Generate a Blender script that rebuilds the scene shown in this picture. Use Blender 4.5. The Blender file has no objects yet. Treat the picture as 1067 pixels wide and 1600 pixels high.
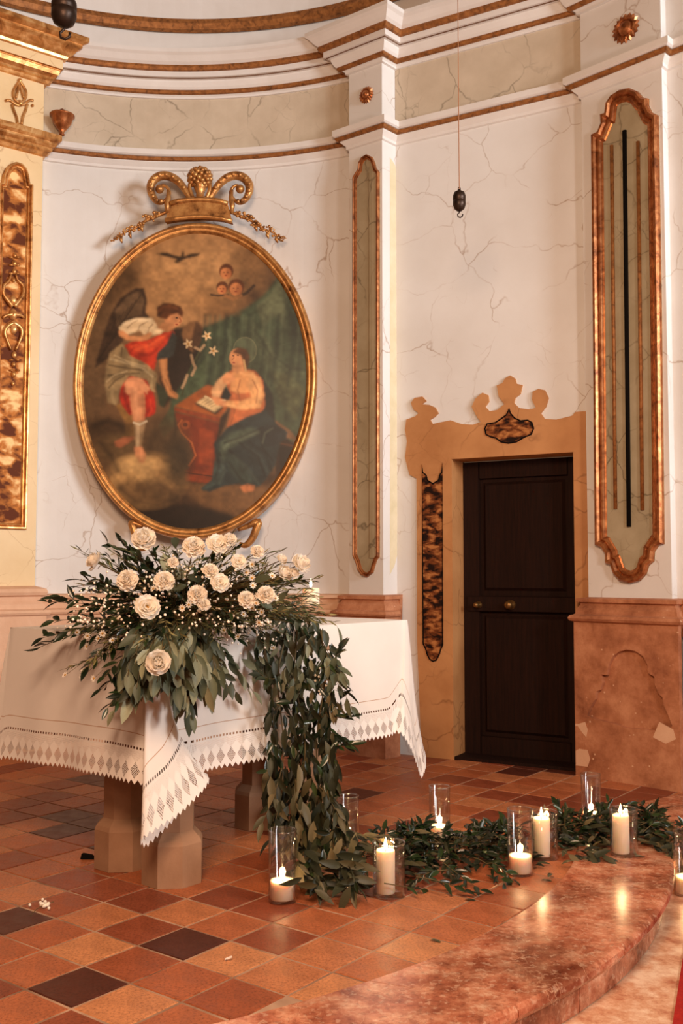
import bpy, bmesh, math, random
import numpy as np
from mathutils import Vector, Matrix
from mathutils.geometry import tessellate_polygon

random.seed(7)
rng = np.random.default_rng(11)
SC = bpy.context.scene
COL = SC.collection

# ------------------------------------------------------------------ camera, world, large lights, exposure
EYE, PITCH, FPX = 1.15, 0.060, 1555.6            # 35 mm lens on an upright 36 mm frame, camera tilted up 3.4 degrees
cam_d = bpy.data.cameras.new('camera')
cam_d.sensor_fit = 'VERTICAL'
cam_d.sensor_height = 36.0
cam_d.lens = 35.0
cam = bpy.data.objects.new('camera', cam_d)
cam.location = (0, 0, EYE)
cam.rotation_euler = (math.pi / 2 + PITCH, 0, 0)
COL.objects.link(cam)
SC.camera = cam

world = bpy.data.worlds.new('church_air')
SC.world = world
world.use_nodes = True
world.node_tree.nodes['Background'].inputs[0].default_value = (1.0, 0.54, 0.30, 1)
world.node_tree.nodes['Background'].inputs[1].default_value = 0.14


def area(name, loc, target, size, power, color):
    d = bpy.data.lights.new(name, 'AREA')
    d.shape = 'DISK'
    d.size = size
    d.energy = power
    d.color = color
    o = bpy.data.objects.new(name, d)
    o.location = loc
    o.rotation_euler = (Vector(target) - Vector(loc)).to_track_quat('-Z', 'Y').to_euler()
    COL.objects.link(o)
    return o


area('nave_lamp', (2.7, 1.5, 2.0), (-0.2, 4.6, 0.9), 0.6, 50, (1.0, 0.90, 0.82))
area('front_fill', (-0.4, 0.4, 3.1), (-0.2, 5.0, 1.2), 1.2, 140, (1.0, 0.65, 0.42))  # added warm fill light from the front, not an actual chandelier
sd = bpy.data.lights.new('wall_fill_spot', 'SPOT')  # added fill spot that brightens the upper back wall, not a church fixture
sd.energy = 2300
sd.color = (0.92, 0.95, 0.96)
sd.spot_size = math.radians(56)
sd.spot_blend = 1.0
sd.shadow_soft_size = 1.1
so_ = bpy.data.objects.new('wall_fill_spot', sd)
so_.location = (7.0, -0.5, 3.6)
so_.rotation_euler = (Vector((-1.6, 6.7, 3.6)) - Vector(so_.location)).to_track_quat('-Z', 'Y').to_euler()
COL.objects.link(so_)

SC.view_settings.view_transform = 'Standard'
SC.view_settings.look = 'None'
SC.view_settings.gamma = 1.0
SC.view_settings.use_curve_mapping = False
SC.view_settings.exposure = 0.30
SC.cycles.transparent_max_bounces = 32

# ------------------------------------------------------------------ small helpers
CT, ST = math.cos(PITCH), math.sin(PITCH)


def ray(px, py):
    u = (px - 533.5) / FPX
    v = -(py - 800) / FPX
    return Vector((u, CT - v * ST, ST + v * CT))


EYEV = Vector((0, 0, EYE))


def onz(px, py, z=0.0):
    d = ray(px, py)
    return EYEV + d * ((z - EYE) / d.z)


def ony(px, py, y):
    d = ray(px, py)
    return EYEV + d * (y / d.y)


def topx(p):
    d = Vector(p) - EYEV
    dep = d.y * CT + d.z * ST
    return 533.5 + FPX * d.x / dep, 800 - FPX * (-d.y * ST + d.z * CT) / dep


class Plane:
    """vertical plane: plan point p, plan direction d (left to right); n points into the room"""

    def __init__(self, p, q):
        self.p = Vector((p[0], p[1]))
        e = Vector((q[0], q[1])) - self.p
        self.len = e.length
        self.d = e.normalized()
        self.n = Vector((self.d.y, -self.d.x))

    def w(self, u, z, off=0.0):
        a = self.p + self.d * u + self.n * off
        return Vector((a.x, a.y, z))

    def uz(self, px, py, off=0.0):
        d = ray(px, py)
        o = self.p + self.n * off
        t = self.n.dot(o) / self.n.dot(Vector((d.x, d.y)))
        P = EYEV + d * t
        return ((Vector((P.x, P.y)) - self.p).dot(self.d), P.z)

    def outline(self, pts, off=0.0):
        return [self.uz(x, y, off) for x, y in pts]


def lin(r, g, b):
    f = lambda c: (c / 255 / 12.92) if c / 255 <= 0.04045 else ((c / 255 + 0.055) / 1.055) ** 2.4
    return (f(r), f(g), f(b), 1.0)


def link(o, parent=None):
    COL.objects.link(o)
    if parent is not None:
        o.parent = parent
    return o


def obj(name, verts, faces, mat=None, parent=None, smooth=False):
    me = bpy.data.meshes.new(name)
    me.from_pydata([tuple(v) for v in verts], [], faces)
    me.update()
    if mat is not None:
        me.materials.append(mat)
    if smooth:
        me.polygons.foreach_set('use_smooth', [True] * len(me.polygons))
    return link(bpy.data.objects.new(name, me), parent)


def objme(name, me, parent=None, matrix=None):
    o = bpy.data.objects.new(name, me)
    if matrix is not None:
        o.matrix_local = matrix
    return link(o, parent)


def empty(name, loc=(0, 0, 0)):
    o = bpy.data.objects.new(name, None)
    o.empty_display_size = 0.05
    o.location = loc
    return link(o)


def tag(o, label=None, cat=None, group=None, kind=None):
    if label: o['label'] = label
    if cat: o['category'] = cat
    if group: o['group'] = group
    if kind: o['kind'] = kind
    return o


class MB:
    """collects verts and faces of one part"""

    def __init__(self):
        self.v, self.f = [], []

    def add(self, verts, faces):
        b = len(self.v)
        self.v += [Vector(p) for p in verts]
        self.f += [tuple(i + b for i in f) for f in faces]
        return self

    def build(self, name, mat, parent=None, smooth=False, loc=None):
        if loc is not None:
            L = Vector(loc)
            self.v = [p - L for p in self.v]
        o = obj(name, self.v, self.f, mat, parent, smooth)
        return o

    def box(self, c, s, rz=0.0):
        m = Matrix.Rotation(rz, 3, 'Z')
        vs = [Vector(c) + m @ Vector((x * s[0] / 2, y * s[1] / 2, z * s[2] / 2)) for x in (-1, 1) for y in (-1, 1) for z in (-1, 1)]
        return self.add(vs, [(0, 1, 3, 2), (4, 6, 7, 5), (0, 4, 5, 1), (2, 3, 7, 6), (0, 2, 6, 4), (1, 5, 7, 3)])

    def tube(self, pts, rad, n=8, cap=True):
        pts = [Vector(p) for p in pts]
        m = len(pts)
        rads = rad if isinstance(rad, (list, tuple)) else [rad] * m
        ref = None
        vs, fs = [], []
        for i, p in enumerate(pts):
            t = (pts[min(i + 1, m - 1)] - pts[max(i - 1, 0)])
            if t.length < 1e-9: t = Vector((0, 0, 1))
            t.normalize()
            if ref is None:
                ref = t.cross(Vector((0, 0, 1)))
                if ref.length < 1e-3: ref = t.cross(Vector((1, 0, 0)))
            a = (ref - t * ref.dot(t))
            if a.length < 1e-6: a = t.orthogonal()
            a.normalize()
            ref = a
            b = t.cross(a)
            for k in range(n):
                g = 2 * math.pi * k / n
                vs.append(p + (a * math.cos(g) + b * math.sin(g)) * rads[i])
        for i in range(m - 1):
            for k in range(n):
                k2 = (k + 1) % n
                fs.append((i * n + k, i * n + k2, (i + 1) * n + k2, (i + 1) * n + k))
        if cap:
            fs.append(tuple(range(n))[::-1])
            fs.append(tuple((m - 1) * n + k for k in range(n)))
        return self.add(vs, fs)

    def lathe(self, c, prof, n=24, axis=None, cap0=False, cap1=False):
        """prof: list of (radius, height) along axis (default z)"""
        c = Vector(c)
        z = Vector(axis).normalized() if axis is not None else Vector((0, 0, 1))
        x = z.orthogonal().normalized() if axis is not None else Vector((1, 0, 0))
        y = z.cross(x)
        vs = [c + z * h + (x * math.cos(2 * math.pi * k / n) + y * math.sin(2 * math.pi * k / n)) * r for r, h in prof for k in range(n)]
        fs = [(i * n + k, i * n + (k + 1) % n, (i + 1) * n + (k + 1) % n, (i + 1) * n + k) for i in range(len(prof) - 1) for k in range(n)]
        if cap0: fs.append(tuple(range(n))[::-1])
        if cap1: fs.append(tuple((len(prof) - 1) * n + k for k in range(n)))
        return self.add(vs, fs)

    def blob(self, c, r, n=8, m=6, axes=None):
        c = Vector(c)
        r = r if isinstance(r, (tuple, list)) else (r, r, r)
        ax = axes or (Vector((1, 0, 0)), Vector((0, 1, 0)), Vector((0, 0, 1)))
        prof = [(math.sin(math.pi * i / m), -math.cos(math.pi * i / m)) for i in range(1, m)]
        vs = [c + ax[0] * r[0] * s * math.cos(2 * math.pi * k / n) + ax[1] * r[1] * s * math.sin(2 * math.pi * k / n) + ax[2] * r[2] * h for s, h in prof for k in range(n)]
        b = len(vs)
        vs += [c - ax[2] * r[2], c + ax[2] * r[2]]
        fs = [(i * n + k, i * n + (k + 1) % n, (i + 1) * n + (k + 1) % n, (i + 1) * n + k) for i in range(m - 2) for k in range(n)]
        fs += [(b, (k + 1) % n, k) for k in range(n)]
        fs += [(b + 1, (m - 2) * n + k, (m - 2) * n + (k + 1) % n) for k in range(n)]
        return self.add(vs, fs)


def offset_path(path, d, closed=False):
    """mitred offset of a plan polyline; positive d is to the right of the direction of travel"""
    n = len(path)
    out = []
    for i in range(n):
        p = Vector(path[i][:2])
        a = Vector(path[(i - 1) % n][:2]) if (closed or i > 0) else None
        b = Vector(path[(i + 1) % n][:2]) if (closed or i < n - 1) else None
        ns = []
        if a is not None and (p - a).length > 1e-9:
            e = (p - a).normalized(); ns.append(Vector((e.y, -e.x)))
        if b is not None and (b - p).length > 1e-9:
            e = (b - p).normalized(); ns.append(Vector((e.y, -e.x)))
        if len(ns) == 2:
            m = ns[0] + ns[1]
            k = m.length
            m = m / k if k > 1e-6 else ns[0]
            q = max(0.35, m.dot(ns[0]))
            out.append(p + m * (d / q))
        else:
            out.append(p + ns[0] * d)
    return out


def sweep(name, path, prof, mat, parent=None, smooth=False, caps=True):
    """moulding: profile of (offset, z) carried along a plan path"""
    rows = [[Vector((q.x, q.y, z)) for q in offset_path(path, off)] for off, z in prof]
    n, m = len(path), len(prof)
    vs = [p for r in rows for p in r]
    fs = [(i * n + k, i * n + k + 1, (i + 1) * n + k + 1, (i + 1) * n + k) for i in range(m - 1) for k in range(n - 1)]
    if caps and m > 2:
        fs.append(tuple(i * n for i in range(m)))
        fs.append(tuple(i * n + n - 1 for i in range(m))[::-1])
    return obj(name, vs, fs, mat, parent, smooth)


def plate(name, pl, outer, z0, z1, mat, parent=None, holes=()):
    """a flat shape (u,z outline) of real thickness on a vertical plane, from offset z0 to z1"""
    polys = [[Vector((u, z, 0)) for u, z in outer]] + [[Vector((u, z, 0)) for u, z in h] for h in holes]
    tris = tessellate_polygon(polys)
    flat = [p for q in polys for p in q]
    n = len(flat)
    vs = [pl.w(p.x, p.y, z1) for p in flat] + [pl.w(p.x, p.y, z0) for p in flat]
    fs = []
    for t in tris:
        a, b, c = (flat[i] for i in t)
        if (b - a).cross(c - a).z < 0: t = (t[0], t[2], t[1])
        fs.append(tuple(t))
        fs.append(tuple(i + n for i in reversed(t)))
    s = 0
    for q in polys:
        k = len(q)
        for i in range(k):
            j = (i + 1) % k
            fs.append((s + i, s + i + n, s + j + n, s + j))
        s += k
    o = obj(name, vs, fs, mat, parent)
    bm = bmesh.new(); bm.from_mesh(o.data)
    bmesh.ops.recalc_face_normals(bm, faces=bm.faces)
    bm.to_mesh(o.data); bm.free()
    return o


def poly_area(p):
    return 0.5 * sum(p[i][0] * p[(i + 1) % len(p)][1] - p[(i + 1) % len(p)][0] * p[i][1] for i in range(len(p)))


def frame_moulding(name, pl, outline, prof, mat, parent=None, base=0.0):
    """closed moulding on a vertical plane; prof = (inward distance, height)"""
    out = list(outline)
    if poly_area(out) > 0: out = out[::-1]          # clockwise: the right side is inward
    n = len(out)
    rows = [offset_path(out, d, True) for d, h in prof]
    vs = [pl.w(q.x, q.y, base + h) for (d, h), r in zip(prof, rows) for q in r]
    fs = [(i * n + k, i * n + (k + 1) % n, (i + 1) * n + (k + 1) % n, (i + 1) * n + k) for i in range(len(prof) - 1) for k in range(n)]
    o = obj(name, vs, fs, mat, parent)
    return o


def arc3(a, b, c, n):
    """plan arc through three points"""
    A, B, C = Vector(a), Vector(b), Vector(c)
    d = 2 * (A.x * (B.y - C.y) + B.x * (C.y - A.y) + C.x * (A.y - B.y))
    ux = (A.length_squared * (B.y - C.y) + B.length_squared * (C.y - A.y) + C.length_squared * (A.y - B.y)) / d
    uy = (A.length_squared * (C.x - B.x) + B.length_squared * (A.x - C.x) + C.length_squared * (B.x - A.x)) / d
    O = Vector((ux, uy))
    R = (A - O).length
    t0, t1 = math.atan2(A.y - O.y, A.x - O.x), math.atan2(C.y - O.y, C.x - O.x)
    return [(O.x + R * math.cos(t0 + (t1 - t0) * i / n), O.y + R * math.sin(t0 + (t1 - t0) * i / n)) for i in range(n + 1)]


def spline(pts, n=6):
    """Catmull-Rom through points"""
    P = [Vector(p) for p in pts]
    P = [P[0] * 2 - P[1]] + P + [P[-1] * 2 - P[-2]]
    out = []
    for i in range(1, len(P) - 2):
        for k in range(n):
            t = k / n
            a, b, c, d = P[i - 1], P[i], P[i + 1], P[i + 2]
            out.append(0.5 * ((2 * b) + (c - a) * t + (2 * a - 5 * b + 4 * c - d) * t * t + (3 * b - a - 3 * c + d) * t ** 3))
    out.append(P[-2])
    return out


# ------------------------------------------------------------------ materials
class NT:
    def __init__(self, name):
        self.m = bpy.data.materials.new(name)
        self.m.use_nodes = True
        self.t = self.m.node_tree
        self.b = self.t.nodes['Principled BSDF']

    def n(self, typ, **kw):
        x = self.t.nodes.new(typ)
        for k, v in kw.items():
            if k in x.inputs.keys():
                x.inputs[k].default_value = v
            else:
                setattr(x, k, v)
        return x

    def l(self, a, b):
        self.t.links.new(a, b)

    def coord(self, kind='Object', scale=(1, 1, 1), rot=(0, 0, 0)):
        c = self.n('ShaderNodeTexCoord')
        mp = self.n('ShaderNodeMapping')
        mp.inputs['Scale'].default_value = scale
        mp.inputs['Rotation'].default_value = rot
        self.l(c.outputs[kind], mp.inputs['Vector'])
        return mp.outputs['Vector']

    def noise(self, vec, scale, detail=4, rough=0.55, dist=0.0):
        x = self.n('ShaderNodeTexNoise')
        x.inputs['Scale'].default_value = scale
        x.inputs['Detail'].default_value = detail
        x.inputs['Roughness'].default_value = rough
        x.inputs['Distortion'].default_value = dist
        self.l(vec, x.inputs['Vector'])
        return x.outputs['Fac']

    def ramp(self, fac, stops):
        x = self.n('ShaderNodeValToRGB')
        e = x.color_ramp.elements
        while len(e) < len(stops): e.new(0.5)
        for i, (p, c) in enumerate(stops):
            e[i].position = p
            e[i].color = c if len(c) == 4 else (*c, 1)
        self.l(fac, x.inputs['Fac'])
        return x.outputs['Color']

    def mix(self, fac, a, b, blend='MIX'):
        x = self.n('ShaderNodeMix', data_type='RGBA', blend_type=blend)
        for s, v in ((0, fac), (6, a), (7, b)):
            if hasattr(v, 'links'): self.l(v, x.inputs[s])
            else: x.inputs[s].default_value = v
        return x.outputs[2]

    def math(self, op, a, b=0.0, c=0.0):
        x = self.n('ShaderNodeMath', operation=op)
        for s, v in ((0, a), (1, b), (2, c)):
            if hasattr(v, 'links'): self.l(v, x.inputs[s])
            else: x.inputs[s].default_value = v
        return x.outputs[0]

    def bump(self, fac, strength=0.2, dist=0.01):
        x = self.n('ShaderNodeBump')
        x.inputs['Strength'].default_value = strength
        x.inputs['Distance'].default_value = dist
        self.l(fac, x.inputs['Height'])
        self.l(x.outputs[0], self.b.inputs['Normal'])

    def set(self, rough=0.6, metal=0.0, spec=0.4):
        self.b.inputs['Roughness'].default_value = rough
        self.b.inputs['Metallic'].default_value = metal
        self.b.inputs['Specular IOR Level'].default_value = spec
        return self

    def color(self, c):
        if hasattr(c, 'links'): self.l(c, self.b.inputs['Base Color'])
        else: self.b.inputs['Base Color'].default_value = c
        return self


W_, K_ = (1, 1, 1, 1), (0, 0, 0, 1)


def veined(name, base, base2, vein, scale=1.3, width=0.012, amount=0.8, rough=0.5, blotch=2.0, seed=0.0, stretch=(1, 1, 1), fine=True):
    t = NT(name)
    v = t.coord('Object', stretch)
    off = t.n('ShaderNodeVectorMath', operation='ADD'); t.l(v, off.inputs[0]); off.inputs[1].default_value = (seed, seed * 1.7, seed * .6)
    v = off.outputs[0]
    nz = t.n('ShaderNodeTexNoise'); nz.inputs['Scale'].default_value = 2.6; nz.inputs['Detail'].default_value = 4; nz.inputs['Roughness'].default_value = .5
    t.l(v, nz.inputs['Vector'])
    sub = t.n('ShaderNodeVectorMath', operation='MULTIPLY_ADD'); t.l(nz.outputs['Color'], sub.inputs[0]); sub.inputs[1].default_value = (.34, .34, .34); t.l(v, sub.inputs[2])
    vo = t.n('ShaderNodeTexVoronoi', feature='DISTANCE_TO_EDGE'); vo.inputs['Scale'].default_value = scale
    t.l(sub.outputs[0], vo.inputs['Vector'])
    line = t.ramp(vo.outputs['Distance'], [(0, W_), (width * .35, (.55, .55, .55, 1)), (width, K_)])
    brk = t.ramp(t.noise(v, 2.6, 3), [(.40, K_), (.58, W_)])
    m = t.mix(1.0, line, brk, 'MULTIPLY')
    if fine:
        vo2 = t.n('ShaderNodeTexVoronoi', feature='DISTANCE_TO_EDGE'); vo2.inputs['Scale'].default_value = scale * 2.4
        t.l(sub.outputs[0], vo2.inputs['Vector'])
        l2 = t.ramp(vo2.outputs['Distance'], [(0, (.6, .6, .6, 1)), (width * 1.1, K_)])
        b2 = t.ramp(t.noise(v, 3.1, 3), [(.56, K_), (.66, W_)])
        m = t.mix(1.0, m, t.mix(1.0, l2, b2, 'MULTIPLY'), 'ADD')
    bl = t.ramp(t.noise(v, blotch, 5, .6), [(.3, base), (.7, base2)])
    fac = t.math('MULTIPLY', m, amount)
    t.color(t.mix(fac, bl, vein)).set(rough)
    t.bump(t.noise(v, 60, 3), .08, .004)
    return t.m


def mottled(name, cols, scale, rough=.6, metal=0.0, dist=.6, detail=5, bump=.1, bscale=70, stretch=(1, 1, 1), rot=(0, 0, 0), spec=.4, coord='Object'):
    t = NT(name)
    v = t.coord(coord, stretch, rot)
    k = len(cols)
    t.color(t.ramp(t.noise(v, scale, detail, .6, dist), [(.28 + .44 * i / max(1, k - 1), c) for i, c in enumerate(cols)]))
    t.set(rough, metal, spec)
    if bump: t.bump(t.noise(v, bscale, 3), bump, .004)
    return t.m


M = {}
M['wall'] = veined('painted_marble_wall', lin(224, 223, 222), lin(214, 211, 208), lin(156, 126, 102), 2.1, .010, .75)
M['white'] = mottled('white_stucco', [lin(226, 223, 221), lin(216, 211, 207)], 3, .6)
M['frieze'] = veined('green_grey_marble', lin(206, 192, 172), lin(188, 173, 152), lin(112, 100, 82), 3.0, .02, .7, .55, 4, 3)
M['panel_green'] = veined('grey_green_panel_marble', lin(176, 164, 138), lin(154, 141, 114), lin(84, 72, 50), 4.0, .025, .75, .5, 5, 9)
M['ochre'] = veined('ochre_marble', lin(236, 212, 168), lin(224, 196, 148), lin(160, 112, 62), 3.0, .015, .5, .5, 3, 5)
M['ochre_door'] = veined('door_surround_marble', lin(196, 142, 92), lin(170, 116, 70), lin(112, 66, 34), 3.0, .02, .6, .55, 3, 7)


def tortoise(name, dark, mid, light, scale, stretch, rot=(0, 0, 0)):
    t = NT(name)
    v = t.coord('Object', stretch, rot)
    t.color(t.ramp(t.noise(v, scale, 3, .5, .35), [(.40, dark), (.52, mid), (.64, light)])).set(.6, 0, .15)
    return t.m


M['tortoise'] = tortoise('brown_inlay_marble', lin(30, 14, 8), lin(116, 62, 30), lin(176, 116, 66), 15, (1, 1, 2.0), (0, .8, .5))
M['tortoise_light'] = tortoise('amber_inlay_marble', lin(96, 46, 18), lin(196, 124, 58), lin(250, 212, 150), 9, (1, 1, 1.5), (0, .7, .6))
gt = NT('aged_gilding')
gv = gt.coord('Object')
gt.color(gt.ramp(gt.noise(gv, 16, 6, .65), [(.30, lin(92, 56, 30)), (.48, lin(182, 128, 74)), (.72, lin(220, 170, 106))])).set(.34, .6)
gt.bump(gt.noise(gv, 120, 3), .12, .003)
M['gilt'] = gt.m
M['gilt_dull'] = mottled('dull_gilt_line', [lin(96, 58, 28), lin(150, 96, 50), lin(176, 118, 66)], 30, .55, .35)
M['gilt_warm'] = mottled('bright_gilding', [lin(120, 70, 34), lin(206, 146, 84), lin(244, 200, 140)], 14, .3, .55)
M['copper'] = mottled('copper_gilding', [lin(96, 52, 28), lin(164, 98, 56), lin(204, 140, 90)], 20, .32, .65)
M['dark_line'] = mottled('brown_line', [lin(96, 64, 44), lin(120, 84, 60)], 30, .7)

# red sandstone plinth
t = NT('pink_sandstone')
v = t.coord('Object')
base = t.ramp(t.noise(v, 5, 9, .7), [(.32, lin(132, 78, 50)), (.5, lin(172, 112, 78)), (.68, lin(200, 142, 106))])
vo = t.n('ShaderNodeTexVoronoi'); vo.inputs['Scale'].default_value = 26; t.l(v, vo.inputs['Vector'])
fl = t.ramp(vo.outputs['Distance'], [(.10, W_), (.17, K_)])
msk = t.ramp(t.noise(v, 7, 2), [(.54, K_), (.62, W_)])
t.color(t.mix(t.mix(1.0, fl, msk, 'MULTIPLY'), base, lin(214, 174, 142)))
t.set(.85); t.bump(t.noise(v, 45, 5, .7), .35, .006)
M['sandstone'] = t.m
M['sandstone_pale'] = mottled('pale_sandstone', [lin(204, 160, 128), lin(226, 188, 158)], 4, .8, bump=.25)
M['altar_stone'] = mottled('altar_limestone', [lin(144, 108, 82), lin(168, 130, 102)], 5, .8, bump=.25, bscale=50)

# floor tiles: each tile has its own object colour
t = NT('terracotta_tile')
v = t.coord('Object')
oi = t.n('ShaderNodeObjectInfo')
nz = t.ramp(t.noise(v, 9, 5, .65), [(.25, (.66, .62, .60, 1)), (.75, (1.12, 1.1, 1.08, 1))])
sp = t.ramp(t.noise(v, 110, 4, .8), [(.34, (.45, .4, .38, 1)), (.48, (.95, .95, .95, 1)), (.66, (1.15, 1.15, 1.15, 1))])
t.color(t.mix(1.0, t.mix(1.0, oi.outputs['Color'], nz, 'MULTIPLY'), sp, 'MULTIPLY'))
rr = t.ramp(t.noise(v, 14, 4), [(.3, (.34,) * 3), (.7, (.52,) * 3)])
t.l(rr, t.b.inputs['Roughness']); t.b.inputs['Specular IOR Level'].default_value = .32
t.bump(t.noise(v, 40, 4), .22, .003)
M['tile'] = t.m
M['grout'] = mottled('pale_grout', [lin(104, 70, 50), lin(200, 164, 136)], 5, .9)
# red breccia marble of the step
t = NT('red_breccia_marble')
v = t.coord('Object')
b = t.ramp(t.noise(v, 9, 12, .72), [(.34, lin(152, 80, 56)), (.46, lin(194, 120, 90)), (.56, lin(218, 154, 122)), (.68, lin(242, 202, 172))])
big = t.ramp(t.noise(v, 2.6, 8, .68), [(.40, (.40, .30, .26, 1)), (.50, (.80, .74, .70, 1)), (.62, (1.08, 1.06, 1.04, 1))])
b = t.mix(1.0, b, big, 'MULTIPLY')
fk = t.ramp(t.noise(v, 42, 3, .6), [(.56, K_), (.64, W_)])
b = t.mix(t.math('MULTIPLY', fk, .30), b, lin(240, 208, 178))
fd = t.ramp(t.noise(v, 60, 3, .6), [(.36, W_), (.44, K_)])
b = t.mix(t.math('MULTIPLY', fd, .35), b, lin(96, 46, 32))
nz = t.n('ShaderNodeTexNoise'); nz.inputs['Scale'].default_value = 8; nz.inputs['Detail'].default_value = 5; t.l(v, nz.inputs['Vector'])
ad = t.n('ShaderNodeVectorMath', operation='MULTIPLY_ADD'); t.l(nz.outputs['Color'], ad.inputs[0]); ad.inputs[1].default_value = (.25, .25, .25); t.l(v, ad.inputs[2])
vo = t.n('ShaderNodeTexVoronoi', feature='DISTANCE_TO_EDGE'); vo.inputs['Scale'].default_value = 11; t.l(ad.outputs[0], vo.inputs['Vector'])
ln_ = t.ramp(vo.outputs['Distance'], [(0, W_), (.035, K_)])
mk = t.ramp(t.noise(v, 6, 3), [(.48, K_), (.58, W_)])
t.color(t.mix(t.math('MULTIPLY', t.mix(1.0, ln_, mk, 'MULTIPLY'), .35), b, lin(232, 188, 152)))
t.set(.22, 0, .5); t.bump(t.noise(v, 30, 4), .05, .003)
M['red_marble'] = t.m
t = NT('pale_breccia_marble')
v = t.coord('Object')
t.color(t.ramp(t.noise(v, 9.0, 12, .74), [(.36, lin(176, 104, 74)), (.48, lin(216, 164, 128)), (.62, lin(242, 212, 182))])).set(.3, 0, .5)
M['pale_marble'] = t.m
M['carpet'] = mottled('red_carpet', [lin(150, 20, 14), lin(176, 34, 22)], 60, .95, bump=.4, bscale=200)
M['door'] = mottled('dark_stained_oak', [lin(24, 11, 7), lin(40, 19, 11)], 5, .75, spec=.15, stretch=(14, 14, .8), bump=.15, bscale=6)
M['brass'] = mottled('dull_brass', [lin(110, 80, 44), lin(150, 112, 66)], 20, .4, .8)
M['iron'] = mottled('dark_iron', [lin(34, 26, 22), lin(64, 46, 36)], 22, .42, .6)
M['cord'] = NT('twine').color(lin(150, 104, 74)).set(.8).m
M['black'] = NT('black_rope').color(lin(14, 10, 8)).set(.9, 0, .1).m
# ------------------------------------------------------------------ plan of the apse (metres, camera at the origin)
LP0, LP1 = (-2.60, 6.075), (-2.005, 6.53)               # ochre pilaster, front face
BAY = arc3((-2.05, 6.60), (-0.97, 6.79), (0.11, 6.51), 28)   # concave bay behind the altar
MA, MBk, MC = (0.05, 6.44), (0.262, 6.28), (0.355, 6.38)     # slim pilaster: front left, front right, back right
RD = (1.415, 5.72)                                      # broad pilaster: front left
RE = (1.458, 5.764)                                     # end of the door bay
RG = (1.772, 5.355)                                     # broad pilaster: front right
RH, RI = (1.814, 5.397), (2.35, 4.86)                   # return and next wall
DOORP = Plane(MC, RE)
LPP, MPP, RPP, MSP = Plane(LP0, LP1), Plane(MA, MBk), Plane(RD, RG), Plane(MBk, MC)
TOP = 5.5
TOPC = 4.72


def strip(name, path, z0, z1, mat, off=0.0, parent=None):
    pts = offset_path(path, off) if off else [Vector(p) for p in path]
    n = len(pts)
    vs = [(p.x, p.y, z0) for p in pts] + [(p.x, p.y, z1) for p in pts]
    return obj(name, vs, [(k, k + 1, n + k + 1, n + k) for k in range(n - 1)], mat, parent)


# ------------------------------------------------------------------ floor
TS, TPHI = 0.2016, -0.6487
TO = Vector((-0.713, 2.703))
E1 = Vector((math.cos(TPHI), math.sin(TPHI)))
E2 = Vector((-math.sin(TPHI), math.cos(TPHI)))


def circ_pts(c, r, a0, a1, n):
    return [(c[0] + r * math.cos(math.radians(a0 + (a1 - a0) * i / n)), c[1] + r * math.sin(math.radians(a0 + (a1 - a0) * i / n))) for i in range(n + 1)]


INNER = circ_pts((-1.597, 4.975), 2.692, -85, -18, 30) + [(1.05, 4.40), (1.16, 4.66), (1.34, 4.93), (1.75, 5.22)]
OUTER = circ_pts((-1.381, 4.828), 2.792, -85, -13, 30) + [(1.40, 4.40), (1.50, 4.62), (1.63, 4.80), (2.05, 5.12)]

floor_pts = [(-4.5, 1.8), (-1.3, 1.8)] + [(p[0] + .12 * (p[0] + 1.5) / 3, p[1]) for p in INNER] + [(1.7, 6.6), (-4.5, 7.2)]
floor = obj('floor', [(x, y, -0.0022) for x, y in floor_pts], [tuple(range(len(floor_pts)))], M['grout'])
tag(floor, 'terracotta tiled sanctuary floor laid on the diagonal', kind='structure')

h = TS / 2 - .0040
hb = h - .003
tv = [(x * h, y * h, z) for z in (-.012, -.002) for x, y in ((-1, -1), (1, -1), (1, 1), (-1, 1))] + [(x * hb, y * hb, 0) for x, y in ((-1, -1), (1, -1), (1, 1), (-1, 1))]
tf = [(a + k, a + (k + 1) % 4, a + 4 + (k + 1) % 4, a + 4 + k) for a in (0, 4) for k in range(4)] + [(8, 9, 10, 11)]
tile_me = bpy.data.meshes.new('floor_tile')
tile_me.from_pydata(tv, [], tf)
tile_me.materials.append(M['tile'])
TILE_COL = [lin(188, 114, 74), lin(178, 101, 63), lin(162, 88, 55), lin(196, 126, 84), lin(150, 79, 52), lin(182, 107, 69), lin(138, 72, 49)]
DARK = {(-1, 0), (-1, 2), (-4, 1), (-9, 6), (-8, 5), (-6, 5), (-12, 9)}
LIGHT = {(0, 2), (2, 4), (3, 5), (2, 2), (3, 4), (-2, 1), (0, 0)}


def inside(pt, poly):
    x, y = pt
    c = False
    for i in range(len(poly)):
        x1, y1 = poly[i]; x2, y2 = poly[i - 1]
        if (y1 > y) != (y2 > y) and x < (x2 - x1) * (y - y1) / (y2 - y1) + x1: c = not c
    return c


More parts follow.
